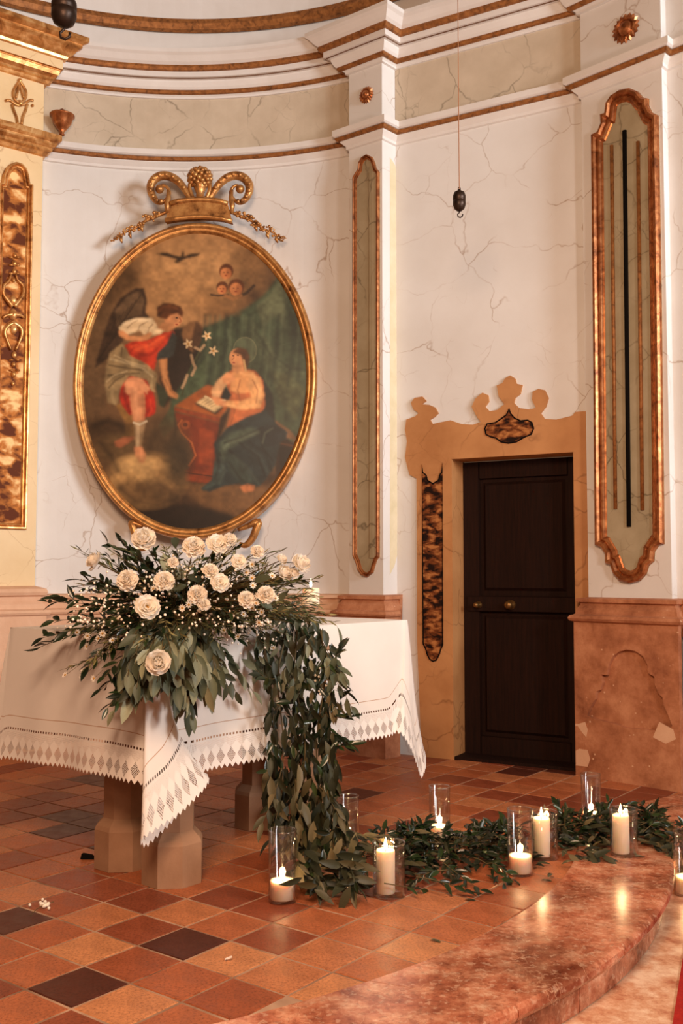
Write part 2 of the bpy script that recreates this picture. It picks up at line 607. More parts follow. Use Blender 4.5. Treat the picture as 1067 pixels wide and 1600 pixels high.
cells = []
for i in range(-30, 32):
    for j in range(-22, 36):
        c = TO + E1 * ((i + .5) * TS) + E2 * ((j + .5) * TS)
        if not inside((c.x, c.y), floor_pts): continue
        px, py = topx((c.x, c.y, 0))
        if c.y < 1.2 or px < -700 or px > 1500 or py > 2000 or py < 1150: continue
        if c.y > 6.75 - .55 * max(0, c.x) + .1: continue
        cells.append((py, i, j, c, -45 < px < 1100 and py < 1640))
cells.sort(key=lambda q: (not q[4], -q[0]))
rest_v, rest_f = MB(), None
tr = random.Random(5)
for k, (py, i, j, c, _in) in enumerate(cells):
    colr = tr.choice(TILE_COL)
    if tr.random() < .08 and py < 1340: colr = lin(96, 50, 36)
    if (i, j) in DARK: colr = lin(86, 42, 30)
    if (i, j) in LIGHT: colr = lin(208, 142, 96)
    zz = tr.uniform(-.0012, .0008)
    mt = Matrix.Translation((c.x, c.y, zz)) @ Matrix.Rotation(TPHI + tr.gauss(0, .006), 4, 'Z') @ Matrix.Rotation(tr.gauss(0, .002), 4, 'X')
    if k < 298:
        o = objme('floor_tile', tile_me, floor, mt)
        o.color = colr
    else:
        rest_v.add([mt @ Vector(p) for p in tv], tf)
if rest_v.v:
    o = rest_v.build('floor_tile_field', M['tile'], floor)
    o.color = TILE_COL[2]
    o['kind'] = 'stuff'

# curved marble step
step = empty('trim_1', (0.6, 3.3, 0))
tag(step, 'curved red marble step edging the tiled platform', kind='structure')


def local(o, parent):
    o.matrix_parent_inverse = Matrix.Translation(-Vector(parent.location))
    return o


cuts = [0, 10, 15, 20, 26, 34]
nose = [(0.0, -.040), (.018, -.036), (.026, -.022), (.024, -.006), (.012, .004)]
for a, b in zip(cuts[:-1], cuts[1:]):
    inn, out = INNER[a:b + 1], OUTER[a:b + 1]
    n = len(inn)
    offs = offset_path(out, 0)
    vs, fs = [], []
    g = .0016
    def trim(P):
        P = [Vector(p) for p in P]
        P[0] = P[0] + (P[1] - P[0]).normalized() * g
        P[-1] = P[-1] + (P[-2] - P[-1]).normalized() * g
        return P
    rows = [[(p.x, p.y, -.04) for p in trim(inn)], [(p.x, p.y, .004) for p in trim(inn)]]
    for d, z in reversed(nose):
        rows.append([(p.x, p.y, z) for p in trim(offset_path(out, d))])
    vs = [p for r in rows for p in r]
    fs = [(i * n + k, (i + 1) * n + k, (i + 1) * n + k + 1, i * n + k + 1) for i in range(len(rows) - 1) for k in range(n - 1)]
    fs += [tuple(i * n for i in range(len(rows))), tuple(i * n + n - 1 for i in range(len(rows)))[::-1]]
    local(obj('marble_slab', vs, fs, M['red_marble'], step), step)
rc = [0, 8, 13, 18, 22, 28, 34]
for a, b in zip(rc[:-1], rc[1:]):
    out = OUTER[a:b + 1]
    n = len(out)
    P0 = offset_path(out, -.012); P1 = offset_path(out, -.03)
    P0[0] = P0[0].lerp(P0[1], .02); P0[-1] = P0[-1].lerp(P0[-2], .02)
    vs = [(p.x, p.y, z) for z in (-.036, -.128) for p in P0] + [(p.x, p.y, -.036) for p in P1] + [(p.x, p.y, -.128) for p in P1]
    fs = [(k, k + 1, n + k + 1, n + k) for k in range(n - 1)] + [(2 * n + k, 3 * n + k, 3 * n + k + 1, 2 * n + k + 1) for k in range(n - 1)] + [(0, n, 3 * n, 2 * n), (n - 1, 3 * n - 1, 4 * n - 1, 2 * n - 1)]
    local(obj('riser_slab', vs, fs, M['red_marble'], step), step)
low = obj('floor_lower', [(x, y, -.13) for x, y in ((-3, .6), (4.0, .6), (4.0, 6.4), (1.2, 6.4), (-1, 3.4), (-3, 3.0))], [(0, 1, 2, 3, 4, 5)], M['pale_marble'])
tag(low, 'pale breccia marble floor below the step', kind='structure')
cp = MB()
c0 = onz(1050, 1608, -.13); c1 = onz(1070, 1480, -.13)
dv = (c1 - c0); dv.z = 0; dv.normalize(); sv = Vector((dv.y, -dv.x, 0))
q = [c0 - dv * .6, c0 + dv * 1.3, c0 + dv * 1.3 + sv * 1.0, c0 - dv * .6 + sv * 1.0]
cp.add([p + Vector((0, 0, z)) for z in (0.0, .008) for p in q], [(4, 5, 6, 7), (0, 1, 5, 4), (1, 2, 6, 5), (2, 3, 7, 6), (3, 0, 4, 7)])
tag(cp.build('carpet_runner', M['carpet']), 'red carpet edge on the pale floor below the step', 'carpet')

# ------------------------------------------------------------------ walls
wb = strip('wall_back', BAY, 0, TOPC, M['wall'])
tag(wb, 'concave painted marble wall behind the oval painting', kind='structure')
strip('frieze_panel', BAY, 4.06, 4.455, M['frieze'], .006, wb)
door_open = [DOORP.uz(708, 1186), DOORP.uz(900, 708)]
DU0 = DOORP.uz(708, 1000)[0]; DU1 = DOORP.uz(900, 900)[0]; DZ = 1.855
wr = plate('wall_right', DOORP, [(0, 0), (DU0, 0), (DU0, DZ), (DU1, DZ), (DU1, 0), (DOORP.len, 0), (DOORP.len, TOP), (.25, TOP), (.25, TOPC), (0, TOPC)], -.19, 0, M['wall'])
tag(wr, 'painted marble wall holding the dark door', kind='structure')
strip('frieze_panel', [MC, RE], 4.06, 4.455, M['frieze'], .006, wr)
wn = strip('wall_side', [RG, RH, RI], 0, TOP, M['wall'])
tag(wn, 'white wall beyond the broad pilaster', kind='structure')


def pilaster(name, path, mat, label):
    o = strip(name, path, 0, TOP if name == 'trim_4' else TOPC, mat)
    return tag(o, label, kind='structure')


pl_l = pilaster('trim_2', [LP0, LP1, BAY[0]], M['ochre'], 'ochre marble pilaster with amber panel in a gilt frame')
pl_m = pilaster('trim_3', [BAY[-1], MA, MBk, MC], M['wall'], 'slim white pilaster with long grey panel')
pl_r = pilaster('trim_4', [RE, RD, RG], M['wall'], 'broad white pilaster with gilt framed grey panel')

# drum above the cornice with its gilt ring
RING = arc3((-2.9, 6.08), (-0.97, 6.90), (0.62, 6.32), 40)

# ------------------------------------------------------------------ entablature: ledge, cornice, dado
WHITE_PATH = BAY + [MA, MBk, MC, RE, RD, RG, RH, RI]
GOLD_PATH = [LP0, LP1, BAY[0]]
ledge = sweep('trim_5', WHITE_PATH, [(0, 3.935), (.014, 3.94), (.014, 3.958), (.022, 3.966), (.040, 3.985), (.044, 3.998), (.052, 3.998), (.052, 4.016), (.066, 4.018), (.078, 4.026), (.078, 4.062), (0, 4.070)], M['white'])
tag(ledge, 'white ledge moulding with gilt line below the frieze', kind='structure')
sweep('gilt_bead', WHITE_PATH, [(.046, 3.990), (.060, 3.994), (.066, 4.006), (.066, 4.012), (.052, 4.019)], M['gilt_dull'], ledge)
cornice = sweep('trim_6', WHITE_PATH, [(0, 4.448), (.018, 4.450), (.018, 4.462), (.034, 4.474), (.044, 4.476), (.044, 4.492), (.060, 4.494), (.072, 4.508), (.084, 4.536), (.084, 4.548), (.104, 4.550), (.104, 4.556), (.118, 4.558), (.118, 4.596), (.128, 4.600), (.128, 4.626), (.140, 4.628), (.160, 4.644), (.186, 4.676), (.204, 4.690), (.204, 4.716), (0, 4.73)], M['white'])
tag(cornice, 'white stepped cornice with gilt lines above the frieze', kind='structure')
sweep('gilt_bead', WHITE_PATH, [(.036, 4.470), (.052, 4.473), (.058, 4.484), (.056, 4.494), (.042, 4.498)], M['gilt_dull'], cornice)
sweep('gilt_bead', WHITE_PATH, [(.120, 4.594), (.138, 4.597), (.146, 4.613), (.142, 4.630), (.126, 4.634)], M['gilt_dull'], cornice)
sweep('thin_line', WHITE_PATH, [(.102, 4.5495), (.1055, 4.5505), (.1055, 4.5565), (.102, 4.5575)], M['dark_line'], cornice)  # thin brown strip along the cornice step
# gilded entablature of the ochre pilaster
gl = sweep('trim_7', GOLD_PATH, [(0, 3.930), (.02, 3.935), (.03, 3.955), (.05, 3.965), (.05, 3.985), (.075, 4.0), (.075, 4.018), (.10, 4.03), (.10, 4.066), (0, 4.075)], M['gilt_warm'])
tag(gl, 'gilded ledge on the ochre pilaster', kind='structure')
gc = sweep('trim_8', GOLD_PATH, [(0, 4.43), (.02, 4.432), (.03, 4.45), (.05, 4.455), (.05, 4.47), (.075, 4.485), (.085, 4.51), (.085, 4.52), (.10, 4.523)], M['gilt_warm'])
tag(gc, 'gilded lower cornice on the ochre pilaster', kind='structure')
sweep('ochre_fascia', GOLD_PATH, [(0, 4.521), (.098, 4.523), (.098, 4.585), (.09, 4.588)], M['ochre'], gc)
gc2 = sweep('trim_9', GOLD_PATH, [(.09, 4.586), (.12, 4.588), (.125, 4.605), (.15, 4.615), (.18, 4.65), (.20, 4.66), (.20, 4.68), (.235, 4.695), (.235, 4.725), (0, 4.74)], M['gilt_warm'])
tag(gc2, 'gilded upper cornice on the ochre pilaster', kind='structure')
# dome foot above the cornice
dome = sweep('ceiling', RING, [(0, 4.66), (0, 5.0), (.03, 5.01), (.03, 5.07), (.0, 5.08), (.03, 5.3), (.14, 5.65), (.4, 6.1)], M['white'], smooth=False, caps=False)
tag(dome, 'white dome foot curving in above the cornice', kind='structure')
sweep('gilt_ring', RING, [(.020, 4.985), (.050, 4.995), (.065, 5.03), (.055, 5.068), (.022, 5.08)], M['gilt_dull'], dome)

DADO = [(.062, 0), (.062, .862), (.066, .868), (.080, .872), (.088, .886), (.080, .902), (.066, .906), (.056, .912), (.050, .94), (.034, .962), (.034, .972), (.052, .978), (.052, .998), (0, 1.006)]
LDADO = [(.062, 0), (.062, .862), (.066, .868), (.080, .872), (.088, .886), (.080, .902), (.066, .906), (.056, .912), (.050, .94), (.034, .962), (.034, .99), (.060, .998), (.070, 1.018), (.060, 1.04), (.03, 1.05), (0, 1.058)]
o = sweep('baseboard_left', [LP0, LP1, BAY[0]], LDADO, M['sandstone_pale']); tag(o, 'pale stone pedestal under the ochre pilaster', kind='structure')
o = sweep('baseboard_back', BAY, DADO, M['sandstone_pale']); tag(o, 'pale stone dado under the painting', kind='structure')
o = sweep('baseboard_centre', [BAY[-1], MA, MBk, MC, tuple(DOORP.w(.04, 0).xy)], DADO, M['sandstone']); tag(o, 'pink sandstone dado under the slim pilaster', kind='structure')

# plinth under the broad pilaster with a sunk keyhole panel
NPL = Plane(*[tuple(p) for p in offset_path([RD, RG], .062)])
NICHE = [(917, 1118), (922, 1105), (930, 1092), (931, 1081), (937, 1078), (941, 1067), (939, 1054), (948, 1055), (950, 1040), (957, 1026), (967, 1018), (979, 1015), (992, 1017), (1004, 1025), (1011, 1038), (1013, 1052), (1022, 1057), (1023, 1070), (1028, 1083), (1035, 1090), (1037, 1103), (1044, 1118), (1050, 1134), (1046, 1142), (1005, 1140), (975, 1137), (960, 1131), (930, 1124)]
niche = NPL.outline(NICHE)
br = tag(empty('baseboard_right', (RD[0], RD[1], 0)), 'pink sandstone plinth with sunk keyhole panel beside the door', kind='structure')
front = plate('plinth_face', NPL, [(-.062, 0), (NPL.len + .062, 0), (NPL.len + .062, .862), (-.062, .862)], -.035, 0, M['sandstone'], br, [niche])
local(front, br)
local(plate('sunk_panel', NPL, [(-.04, .1), (NPL.len, .1), (NPL.len, .84), (-.04, .84)], -.06, -.030, M['sandstone'], br), br)
side = offset_path([RE, RD, RG, RH, RI], .062)
local(sweep('plinth_side', [RE, RD], [(.062, 0), (.062, .862)], M['sandstone'], br, caps=False), br)
local(sweep('plinth_side', [RG, RH, RI], [(.062, 0), (.062, .862)], M['sandstone'], br, caps=False), br)
local(sweep('plinth_cap', [(RE[0] + .03, RE[1] + .03), RD, RG, RH, RI], [(.03, .80)] + DADO[1:], M['sandstone'], br), br)
# stone repairs on the plinth
for pts in ([(892, 1172), (905, 1170), (918, 1172), (922, 1186), (918, 1198), (900, 1196), (892, 1195)], [(892, 1130), (904, 1131), (914, 1128), (918, 1140), (916, 1152), (910, 1145), (902, 1134), (893, 1134)], [(1030, 1128), (1052, 1140), (1056, 1155), (1040, 1162), (1020, 1152)]):
    local(plate('mortar_patch', NPL, [(max(-.060, u), z) for u, z in NPL.outline(pts)], -.001, .0006, M['sandstone_pale'], br), br)

# ------------------------------------------------------------------ pilaster panels
GPROF = [(0, 0), (.002, .020), (.010, .030), (.020, .030), (.027, .020), (.030, .014), (.037, .020), (.045, .018), (.050, .008), (.056, .004), (.058, 0)]


def scaleprof(p, a, b): return [(d * a, hh * b) for d, hh in p]


R_OUT = [(947, 178), (949, 163), (957, 151), (971, 142), (986, 139), (999, 144), (1007, 154), (1015, 155), (1015, 166), (1020, 176), (1030, 181), (1035, 500), (1039, 850), (1030, 853), (1024, 862), (1023, 877), (1015, 884), (1011, 897), (1001, 908), (986, 912), (971, 908), (961, 897), (956, 883), (948, 880), (948, 866), (942, 856), (932, 852), (929, 500), (926, 212), (936, 207), (941, 195), (940, 180)]
out = RPP.outline(R_OUT)
plate('grey_panel', RPP, out, -.002, .004, M['panel_green'], pl_r)
frame_moulding('gilt_frame', RPP, out, scaleprof(GPROF, 1.25, 1.3), M['copper'], pl_r)
for (x0, y0, x1, y1, mt, r) in ((957, 228, 963, 795, 'gilt_dull', .011), (998, 222, 1005, 797, 'gilt_dull', .011), (977, 205, 984, 823, 'black', .013)):
    u0, za = RPP.uz(x0, y0); u1, zb = RPP.uz(x1, y1)
    m = MB(); m.tube([RPP.w(u0, za, .010), RPP.w((u0 + u1) / 2, (za + zb) / 2, .010), RPP.w(u1, zb, .010)], r, 8)
    m.build('panel_flute' if mt != 'black' else 'dark_slot', M[mt], pl_r, True)
M_OUT = [(553, 279), (557, 272), (561, 266), (562, 256), (567, 247), (575, 242), (583, 246), (587, 255), (589, 263), (594, 269), (594, 870), (590, 875), (587, 884), (584, 895), (575, 902), (567, 899), (561, 891), (558, 879), (553, 868)]
out = MPP.outline(M_OUT)
plate('grey_panel', MPP, out, -.002, .004, M['panel_green'], pl_m)
frame_moulding('gilt_frame', MPP, out, scaleprof(GPROF, .50, .85), M['copper'], pl_m)
u0, za = MPP.uz(580, 270); u1, zb = MPP.uz(583, 872)
MBx = MB(); MBx.add([MPP.w(u + du, z, o_) for z in (za, zb) for du, o_ in ((-.03, .004), (-.012, .012), (.012, .012), (.03, .004)) for u in ((u0 + u1) / 2,)], [(0, 1, 5, 4), (1, 2, 6, 5), (2, 3, 7, 6)])
MBx.build('raised_fillet', M['panel_green'], pl_m)
L_OUT = [(-4, 287), (2, 286), (3, 275), (8, 264), (15, 257), (24, 254), (34, 257), (41, 265), (44, 276), (46, 288), (51, 290), (46, 560), (40, 828), (-14, 826), (-9, 560)]
out = LPP.outline(L_OUT)
plate('amber_panel', LPP, out, -.002, .004, M['tortoise_light'], pl_l)
frame_moulding('gilt_frame', LPP, out, scaleprof(GPROF, .75, 1.1), M['gilt_warm'], pl_l)
# pale painted strip on the return of the slim pilaster
out = MSP.outline([(609, 246), (617, 258), (620, 275), (620, 868), (616, 884), (609, 898)])
M['pale_strip'] = mottled('pale_painted_strip', [lin(222, 210, 182), lin(206, 194, 160)], 8, .6)
plate('painted_strip', MSP, out, -.001, .002, M['pale_strip'], pl_m)

# gilt ornament on the amber panel
def P3(pl, px, py, off=.02):
    u, z = pl.uz(px, py)
    return pl.w(u, z, off)


def sym(pts, cx): return [(2 * cx - x, y) for x, y in pts]


orn = MB()
for side_pts in ([(18, 480), (10, 470), (4, 460), (5, 447), (12, 440), (16, 430)], [(20, 505), (9, 512), (6, 522), (10, 534), (16, 548)], [(19, 492), (8, 494), (3, 498)]):
    for q in (side_pts, sym(side_pts, 19.5)):
        orn.tube(spline([P3(LPP, *p) for p in q], 4), [.016 - .009 * k / (4 * (len(q) - 1)) for k in range(4 * (len(q) - 1) + 1)], 6)
for (x, y, r) in ((19, 492, .03), (19, 470, .026), (20, 515, .026), (22, 400, .014), (21, 412, .018), (21, 425, .016), (20, 438, .014), (21, 555, .018), (20, 570, .015), (20, 585, .018), (19, 600, .012)):
    orn.blob(P3(LPP, x, y, .012), (r, r * .7, r * 1.3), 8, 6)
for y in (400, 412, 425, 560, 576):
    for s in (-1, 1): orn.blob(P3(LPP, 21 + s * 5, y + 3, .012), (.018, .01, .008), 6, 5)
orn.build('gilt_ornament', M['gilt_warm'], pl_l, True)
# filigree on the ochre frieze
fil = MB()
C = 30
for q in ([(30, 128), (24, 136), (20, 146), (22, 156), (29, 162)], [(30, 166), (23, 164), (15, 158), (9, 158)], [(18, 164), (21, 174), (25, 184), (27, 196)], [(29, 134), (26, 146), (24, 154)]):
    for k in (q, sym(q, C)):
        fil.tube(spline([P3(LPP, x, y, .012) for x, y in k], 4), .0085, 6)
for (x, y, r) in ((30, 127, .016), (30, 162, .022), (28, 196, .014), (9, 158, .010), (50, 166, .010)):
    fil.blob(P3(LPP, x, y, .012), (r, r * .7, r), 8, 6)
fil.build('gilt_filigree', M['gilt_warm'], pl_l, True)

# small urn relief on the curved frieze
up = ony(97, 192, 6.585)
ur = MB()
ur.lathe(up + Vector((0, 0, -.09)), [(.012, 0), (.02, .008), (.012, .02), (.035, .05), (.062, .09), (.074, .132), (.084, .136), (.084, .144), (.034, .148), (.034, .165), (.020, .178), (.004, .19)], 14, cap0=True)
ur.build('gilt_urn', M['copper'], wb, True)


def rosette(pl, px, py, r, parent):
    u, z = pl.uz(px, py)
    m = MB()
    n = 18
    rings = [(r, .003), (r * .86, .016), (r * .62, .020), (r * .52, .012), (r * .40, .024), (r * .18, .032), (0.002, .034)]
    for i, (rr_, hh) in enumerate(rings):
        for k in range(2 * n):
            g = math.pi * k / n
            q = rr_ * ((1.0 if k % 2 else .84) if i < 2 else 1)
            m.v.append(pl.w(u + q * math.cos(g), z + q * math.sin(g), hh))
    N = 2 * n
    m.f = [(i * N + k, i * N + (k + 1) % N, (i + 1) * N + (k + 1) % N, (i + 1) * N + k) for i in range(len(rings) - 1) for k in range(N)]
    m.build('gilt_rosette', M['copper'], parent)


rosette(MPP, 573, 149, .058, pl_m)
rosette(RPP, 978, 45, .088, pl_r)

# ------------------------------------------------------------------ door and its surround
SUR = [(660, 1180), (653, 1000), (652, 748), (641, 742), (637, 728), (634, 715), (637, 690), (634, 672), (636, 656), (650, 651), (655, 646), (647, 640), (643, 630), (649, 622), (661, 620), (667, 627), (660, 632), (672, 633), (681, 637), (686, 646), (680, 652), (673, 656), (677, 663), (690, 660), (705, 657), (722, 663), (740, 664), (752, 660), (745, 650), (738, 636), (744, 623), (755, 614), (764, 618), (765, 628), (759, 636), (766, 643), (778, 641), (789, 632), (780, 620), (777, 603), (786, 599), (790, 592), (798, 587), (806, 592), (808, 600), (817, 602), (814, 616), (806, 622), (804, 630), (812, 638), (828, 640), (838, 638), (832, 625), (833, 613), (842, 608), (852, 610), (858, 622), (854, 636), (846, 646), (852, 655), (870, 656), (895, 650), (900, 644), (917, 643)]
so = DOORP.outline(SUR)
so[0] = (so[0][0], 0.0)
so += [(DOORP.len - .012, 0.0), (DU1, 0.0), (DU1, DZ), (DU0, DZ), (DU0, 0.0)]
sur = tag(plate('trim_10', DOORP, so, -.004, .014, M['ochre_door']), 'ochre marble door surround with scalloped crest', kind='structure')
VP = [(661, 726), (663, 738), (668, 742), (670, 750), (678, 755), (686, 750), (688, 742), (691, 738), (693, 724), (694, 1008), (691, 1015), (689, 1022), (684, 1032), (678, 1034), (672, 1030), (668, 1022), (666, 1014), (662, 1006)]
CARTO = [(797, 638), (800, 646), (806, 653), (815, 657), (826, 656), (833, 660), (836, 670), (832, 680), (822, 684), (815, 688), (808, 692), (796, 694), (784, 692), (776, 686), (768, 684), (760, 680), (758, 670), (762, 662), (775, 660), (784, 654), (792, 648)]
for pts in (VP, CARTO):
    oo = DOORP.outline(pts)
    plate('brown_inlay', DOORP, oo, .010, .0165, M['tortoise'], sur)
    frame_moulding('inlay_edge', DOORP, oo, [(0, .0165), (.0, .0185), (.008, .0185), (.008, .0165)], M['black'], sur)
for nm, pts in (('jamb', [(DU0, 0), (DU0, DZ)]), ('jamb', [(DU1, 0), (DU1, DZ)])):
    s = .012 if pts[0][0] == DU0 else -.012
    vs = [DOORP.w(u, z, f_) for u in (pts[0][0] + 0.0, pts[0][0] + s * .3) for z in (0, DZ) for f_ in (-.19, .014)]
    obj(nm, vs, [(0, 1, 3, 2), (4, 6, 7, 5), (0, 4, 5, 1), (2, 3, 7, 6), (1, 5, 7, 3)], M['ochre_door'], sur)
vs = [DOORP.w(u, z, f_) for u in (DU0, DU1) for z in (DZ - .004, DZ) for f_ in (-.19, .014)]
obj('lintel', vs, [(0, 1, 3, 2), (4, 6, 7, 5), (0, 4, 5, 1), (2, 3, 7, 6), (1, 5, 7, 3)], M['ochre_door'], sur)

d1 = tag(empty('door_1', DOORP.w((DU0 + DU1) / 2, 0, -.18)), 'dark stained wooden panelled door', kind='structure')


def dbox(name, u0, u1, z0, z1, f0, f1, mat, parent, bev=.0):
    vs = [DOORP.w(u, z, f0) for u, z in ((u0, z0), (u1, z0), (u1, z1), (u0, z1))] + [DOORP.w(u, z, f1) for u, z in ((u0 + bev, z0 + bev), (u1 - bev, z0 + bev), (u1 - bev, z1 - bev), (u0 + bev, z1 - bev))]
    o = obj(name, vs, [(4, 5, 6, 7), (0, 1, 5, 4), (1, 2, 6, 5), (2, 3, 7, 6), (3, 0, 4, 7), (3, 2, 1, 0)], mat, parent)
    if parent is d1: local(o, d1)
    return o


a0, a1 = DU0 + .002, DU1 - .002
dbox('back_board', a0, a1, .005, DZ - .006, -.215, -.195, M['door'], d1)
dbox('stile', a0, a0 + .11, .005, DZ - .006, -.197, -.165, M['door'], d1, .004)
dbox('stile', a1 - .09, a1, .005, DZ - .006, -.197, -.165, M['door'], d1, .004)
dbox('rail', a0 + .11, a1 - .09, DZ - .12, DZ - .006, -.197, -.166, M['door'], d1, .004)
dbox('rail', a0 + .11, a1 - .09, .005, .13, -.197, -.166, M['door'], d1, .004)
dbox('lock_rail', a0 + .03, a1 - .02, .90, 1.0, -.17, -.150, M['door'], d1, .006)
dbox('panel', a0 + .13, a1 - .11, 1.03, DZ - .14, -.197, -.176, M['door'], d1, .02)
dbox('panel', a0 + .13, a1 - .11, .15, .88, -.197, -.176, M['door'], d1, .02)
for px_, r in ((798, .026), (748, .018)):
    u, z = DOORP.uz(px_, 945, -.15)
    m = MB(); m.lathe(DOORP.w(u, z, -.15), [(r * 1.2, 0), (r * 1.2, .006), (r * .5, .012), (r * .5, .03), (r * .9, .036), (r, .05), (r * .6, .062), (.001, .064)], 14, axis=(DOORP.n.x, DOORP.n.y, 0))
    local(m.build('door_knob', M['brass'], d1, True), d1)
dbox('threshold', DU0, DU1, -.004, .018, -.19, .0, M['door'], d1)
# ------------------------------------------------------------------ oval painting
PY = 6.60
PC = ony(305, 594, PY)
PS = (ony(405, 594, PY) - PC).length / 100.0          # metres per photograph pixel on the picture plane
TILT = math.radians(-2.0)
FA, FB = 189 * PS, 248 * PS                            # outer half axes of the frame
CA, CB = 174 * PS, 233 * PS                            # canvas
PPL = Plane((PC.x, PC.y), (PC.x + 1, PC.y))


def PW(px, py, off=.02):                               # photograph pixel on the picture plane, raised by off
    p = ony(px, py, PY)
    return Vector((p.x, PY - off, p.z))


def oval(a, b, n=96):
    return [(a * math.cos(t) * math.cos(TILT) - b * math.sin(t) * math.sin(TILT), PC.z + a * math.cos(t) * math.sin(TILT) + b * math.sin(t) * math.cos(TILT)) for t in (2 * math.pi * k / n for k in range(n))]


# the picture itself is colour on the canvas: painted on a grid of points, x and y in crop units of the photograph
GS = 3.0
gx = np.arange(60, 985, GS); gy = np.arange(282, 1518, GS)
X, Y = np.meshgrid(gx, gy)
IMG = np.zeros(X.shape + (3,))


def C3(*c): return np.array(lin(*c)[:3])


def blur(m, r):
    r = int(round(r * .55 / GS))
    if r < 1: return m
    for _ in range(2):
        for ax in (0, 1):
            p = np.concatenate([np.repeat(np.take(m, [0], ax), r, ax), m, np.repeat(np.take(m, [-1], ax), r, ax)], ax)
            c = np.cumsum(p, ax)
            z = np.zeros_like(np.take(c, [0], ax))
            c = np.concatenate([z, c], ax)
            n = m.shape[ax]
            m = (np.take(c, range(2 * r + 1, 2 * r + 1 + n), ax) - np.take(c, range(0, n), ax)) / (2 * r + 1)
    return m


def vnoise(scale, seed):
    g = np.random.default_rng(seed).random((60, 60))
    fx, fy = X / scale % 58, Y / scale % 58
    ix, iy = fx.astype(int), fy.astype(int)
    tx, ty = fx - ix, fy - iy
    tx, ty = tx * tx * (3 - 2 * tx), ty * ty * (3 - 2 * ty)
    return (g[iy, ix] * (1 - tx) + g[iy, ix + 1] * tx) * (1 - ty) + (g[iy + 1, ix] * (1 - tx) + g[iy + 1, ix + 1] * tx) * ty


N1 = .5 * vnoise(110, 1) + .3 * vnoise(48, 2) + .2 * vnoise(20, 3)
N2 = .6 * vnoise(34, 4) + .4 * vnoise(13, 5)


def put(m, c, tex=.0):
    global IMG
    m = np.clip(m, 0, 1)[..., None]
    c = np.asarray(c)
    c = c * (1 + tex * (N2[..., None] - .5) * 2)
    IMG = IMG * (1 - m) + c * m


def pmask(pts):
    m = np.zeros(X.shape, bool)
    for i in range(len(pts)):
        x1, y1 = pts[i]; x2, y2 = pts[i - 1]
        if y1 == y2: continue
        m ^= ((y1 > Y) != (y2 > Y)) & (X < (x2 - x1) * (Y - y1) / (y2 - y1) + x1)
    return m.astype(float)


def poly(pts, c, soft=4, tex=.25, a=1.0): put(blur(pmask(pts), soft) * a, C3(*c), tex)


def ell(cx, cy, rx, ry, c, soft=.3, rot=0, a=1.0, tex=.2):
    t = math.radians(rot)
    dx, dy = X - cx, Y - cy
    u = (dx * math.cos(t) + dy * math.sin(t)) / rx
    v = (-dx * math.sin(t) + dy * math.cos(t)) / ry
    d = np.sqrt(u * u + v * v)
    put(np.clip((1 - d) / soft + .5, 0, 1) * a, C3(*c), tex)


def stroke(pts, w, c, soft=3, a=1.0, tex=.1):
    d = np.full(X.shape, 1e9)
    for (x1, y1), (x2, y2) in zip(pts[:-1], pts[1:]):
        ex, ey = x2 - x1, y2 - y1
        L = ex * ex + ey * ey + 1e-9
        t = np.clip(((X - x1) * ex + (Y - y1) * ey) / L, 0, 1)
        d = np.minimum(d, np.hypot(X - x1 - t * ex, Y - y1 - t * ey))
    put(np.clip((w / 2 - d) / soft + .5, 0, 1) * a, C3(*c), tex)


# sky and clouds
tv_ = np.clip((Y - 300) / 1200, 0, 1)[..., None]
IMG = C3(150, 112, 76) * (1 - tv_) + C3(84, 62, 42) * tv_
IMG = IMG * (.72 + .56 * N1[..., None])
ell(520, 470, 300, 190, (182, 142, 98), 1.1, 0, .8)
ell(470, 600, 200, 120, (176, 136, 92), 1.2, 0, .6)
ell(200, 480, 110, 90, (84, 62, 40), .8, 0, .85)
ell(120, 620, 90, 160, (92, 70, 48), .9, 0, .8)
ell(160, 760, 120, 160, (112, 88, 62), .9, 0, .6)
ell(110, 950, 90, 140, (104, 82, 58), .9, 0, .7)
ell(780, 420, 120, 100, (112, 82, 52), .8, 0, .75)
ell(740, 560, 130, 80, (100, 74, 48), .7, -14, .8)
ell(690, 596, 110, 42, (74, 52, 34), .6, -18, .9)
ell(620, 590, 100, 70, (150, 112, 72), .9, 0, .7)
ell(860, 470, 60, 90, (84, 62, 42), .8, 0, .7)
# green curtain
poly([(545, 690), (640, 650), (720, 610), (790, 560), (850, 480), (900, 540), (960, 700), (985, 900), (960, 1080), (900, 1160), (820, 1060), (700, 960), (560, 940), (470, 1000), (430, 1060), (420, 960), (500, 830)], (66, 78, 58), 10, .35)
poly([(860, 480), (885, 560), (880, 700), (840, 640), (790, 680), (760, 600), (810, 560)], (104, 106, 80), 12, .3, .7)
poly([(890, 560), (940, 680), (950, 800), (900, 760), (880, 660)], (44, 52, 40), 14, .3, .8)
poly([(700, 650), (740, 640), (800, 760), (880, 840), (960, 860), (960, 900), (880, 900), (790, 830)], (88, 96, 72), 10, .35, .6)
poly([(820, 860), (900, 880), (960, 940), (920, 1060), (870, 1000), (840, 930)], (92, 92, 62), 12, .35, .6)
for x0, w in ((560, 12), (600, 9), (645, 14), (690, 8), (735, 10), (800, 9), (850, 12), (915, 10)):
    stroke([(x0, 640), (x0 - 8, 780), (x0 - 26, 920)], w, (40, 54, 44), 12, .55)
    stroke([(x0 + 18, 640), (x0 + 12, 780), (x0 - 4, 920)], w * .8, (100, 110, 84), 12, .45)
poly([(430, 1000), (520, 860), (560, 820), (560, 930), (470, 1060), (400, 1130), (380, 1080)], (78, 92, 66), 8, .3, .8)
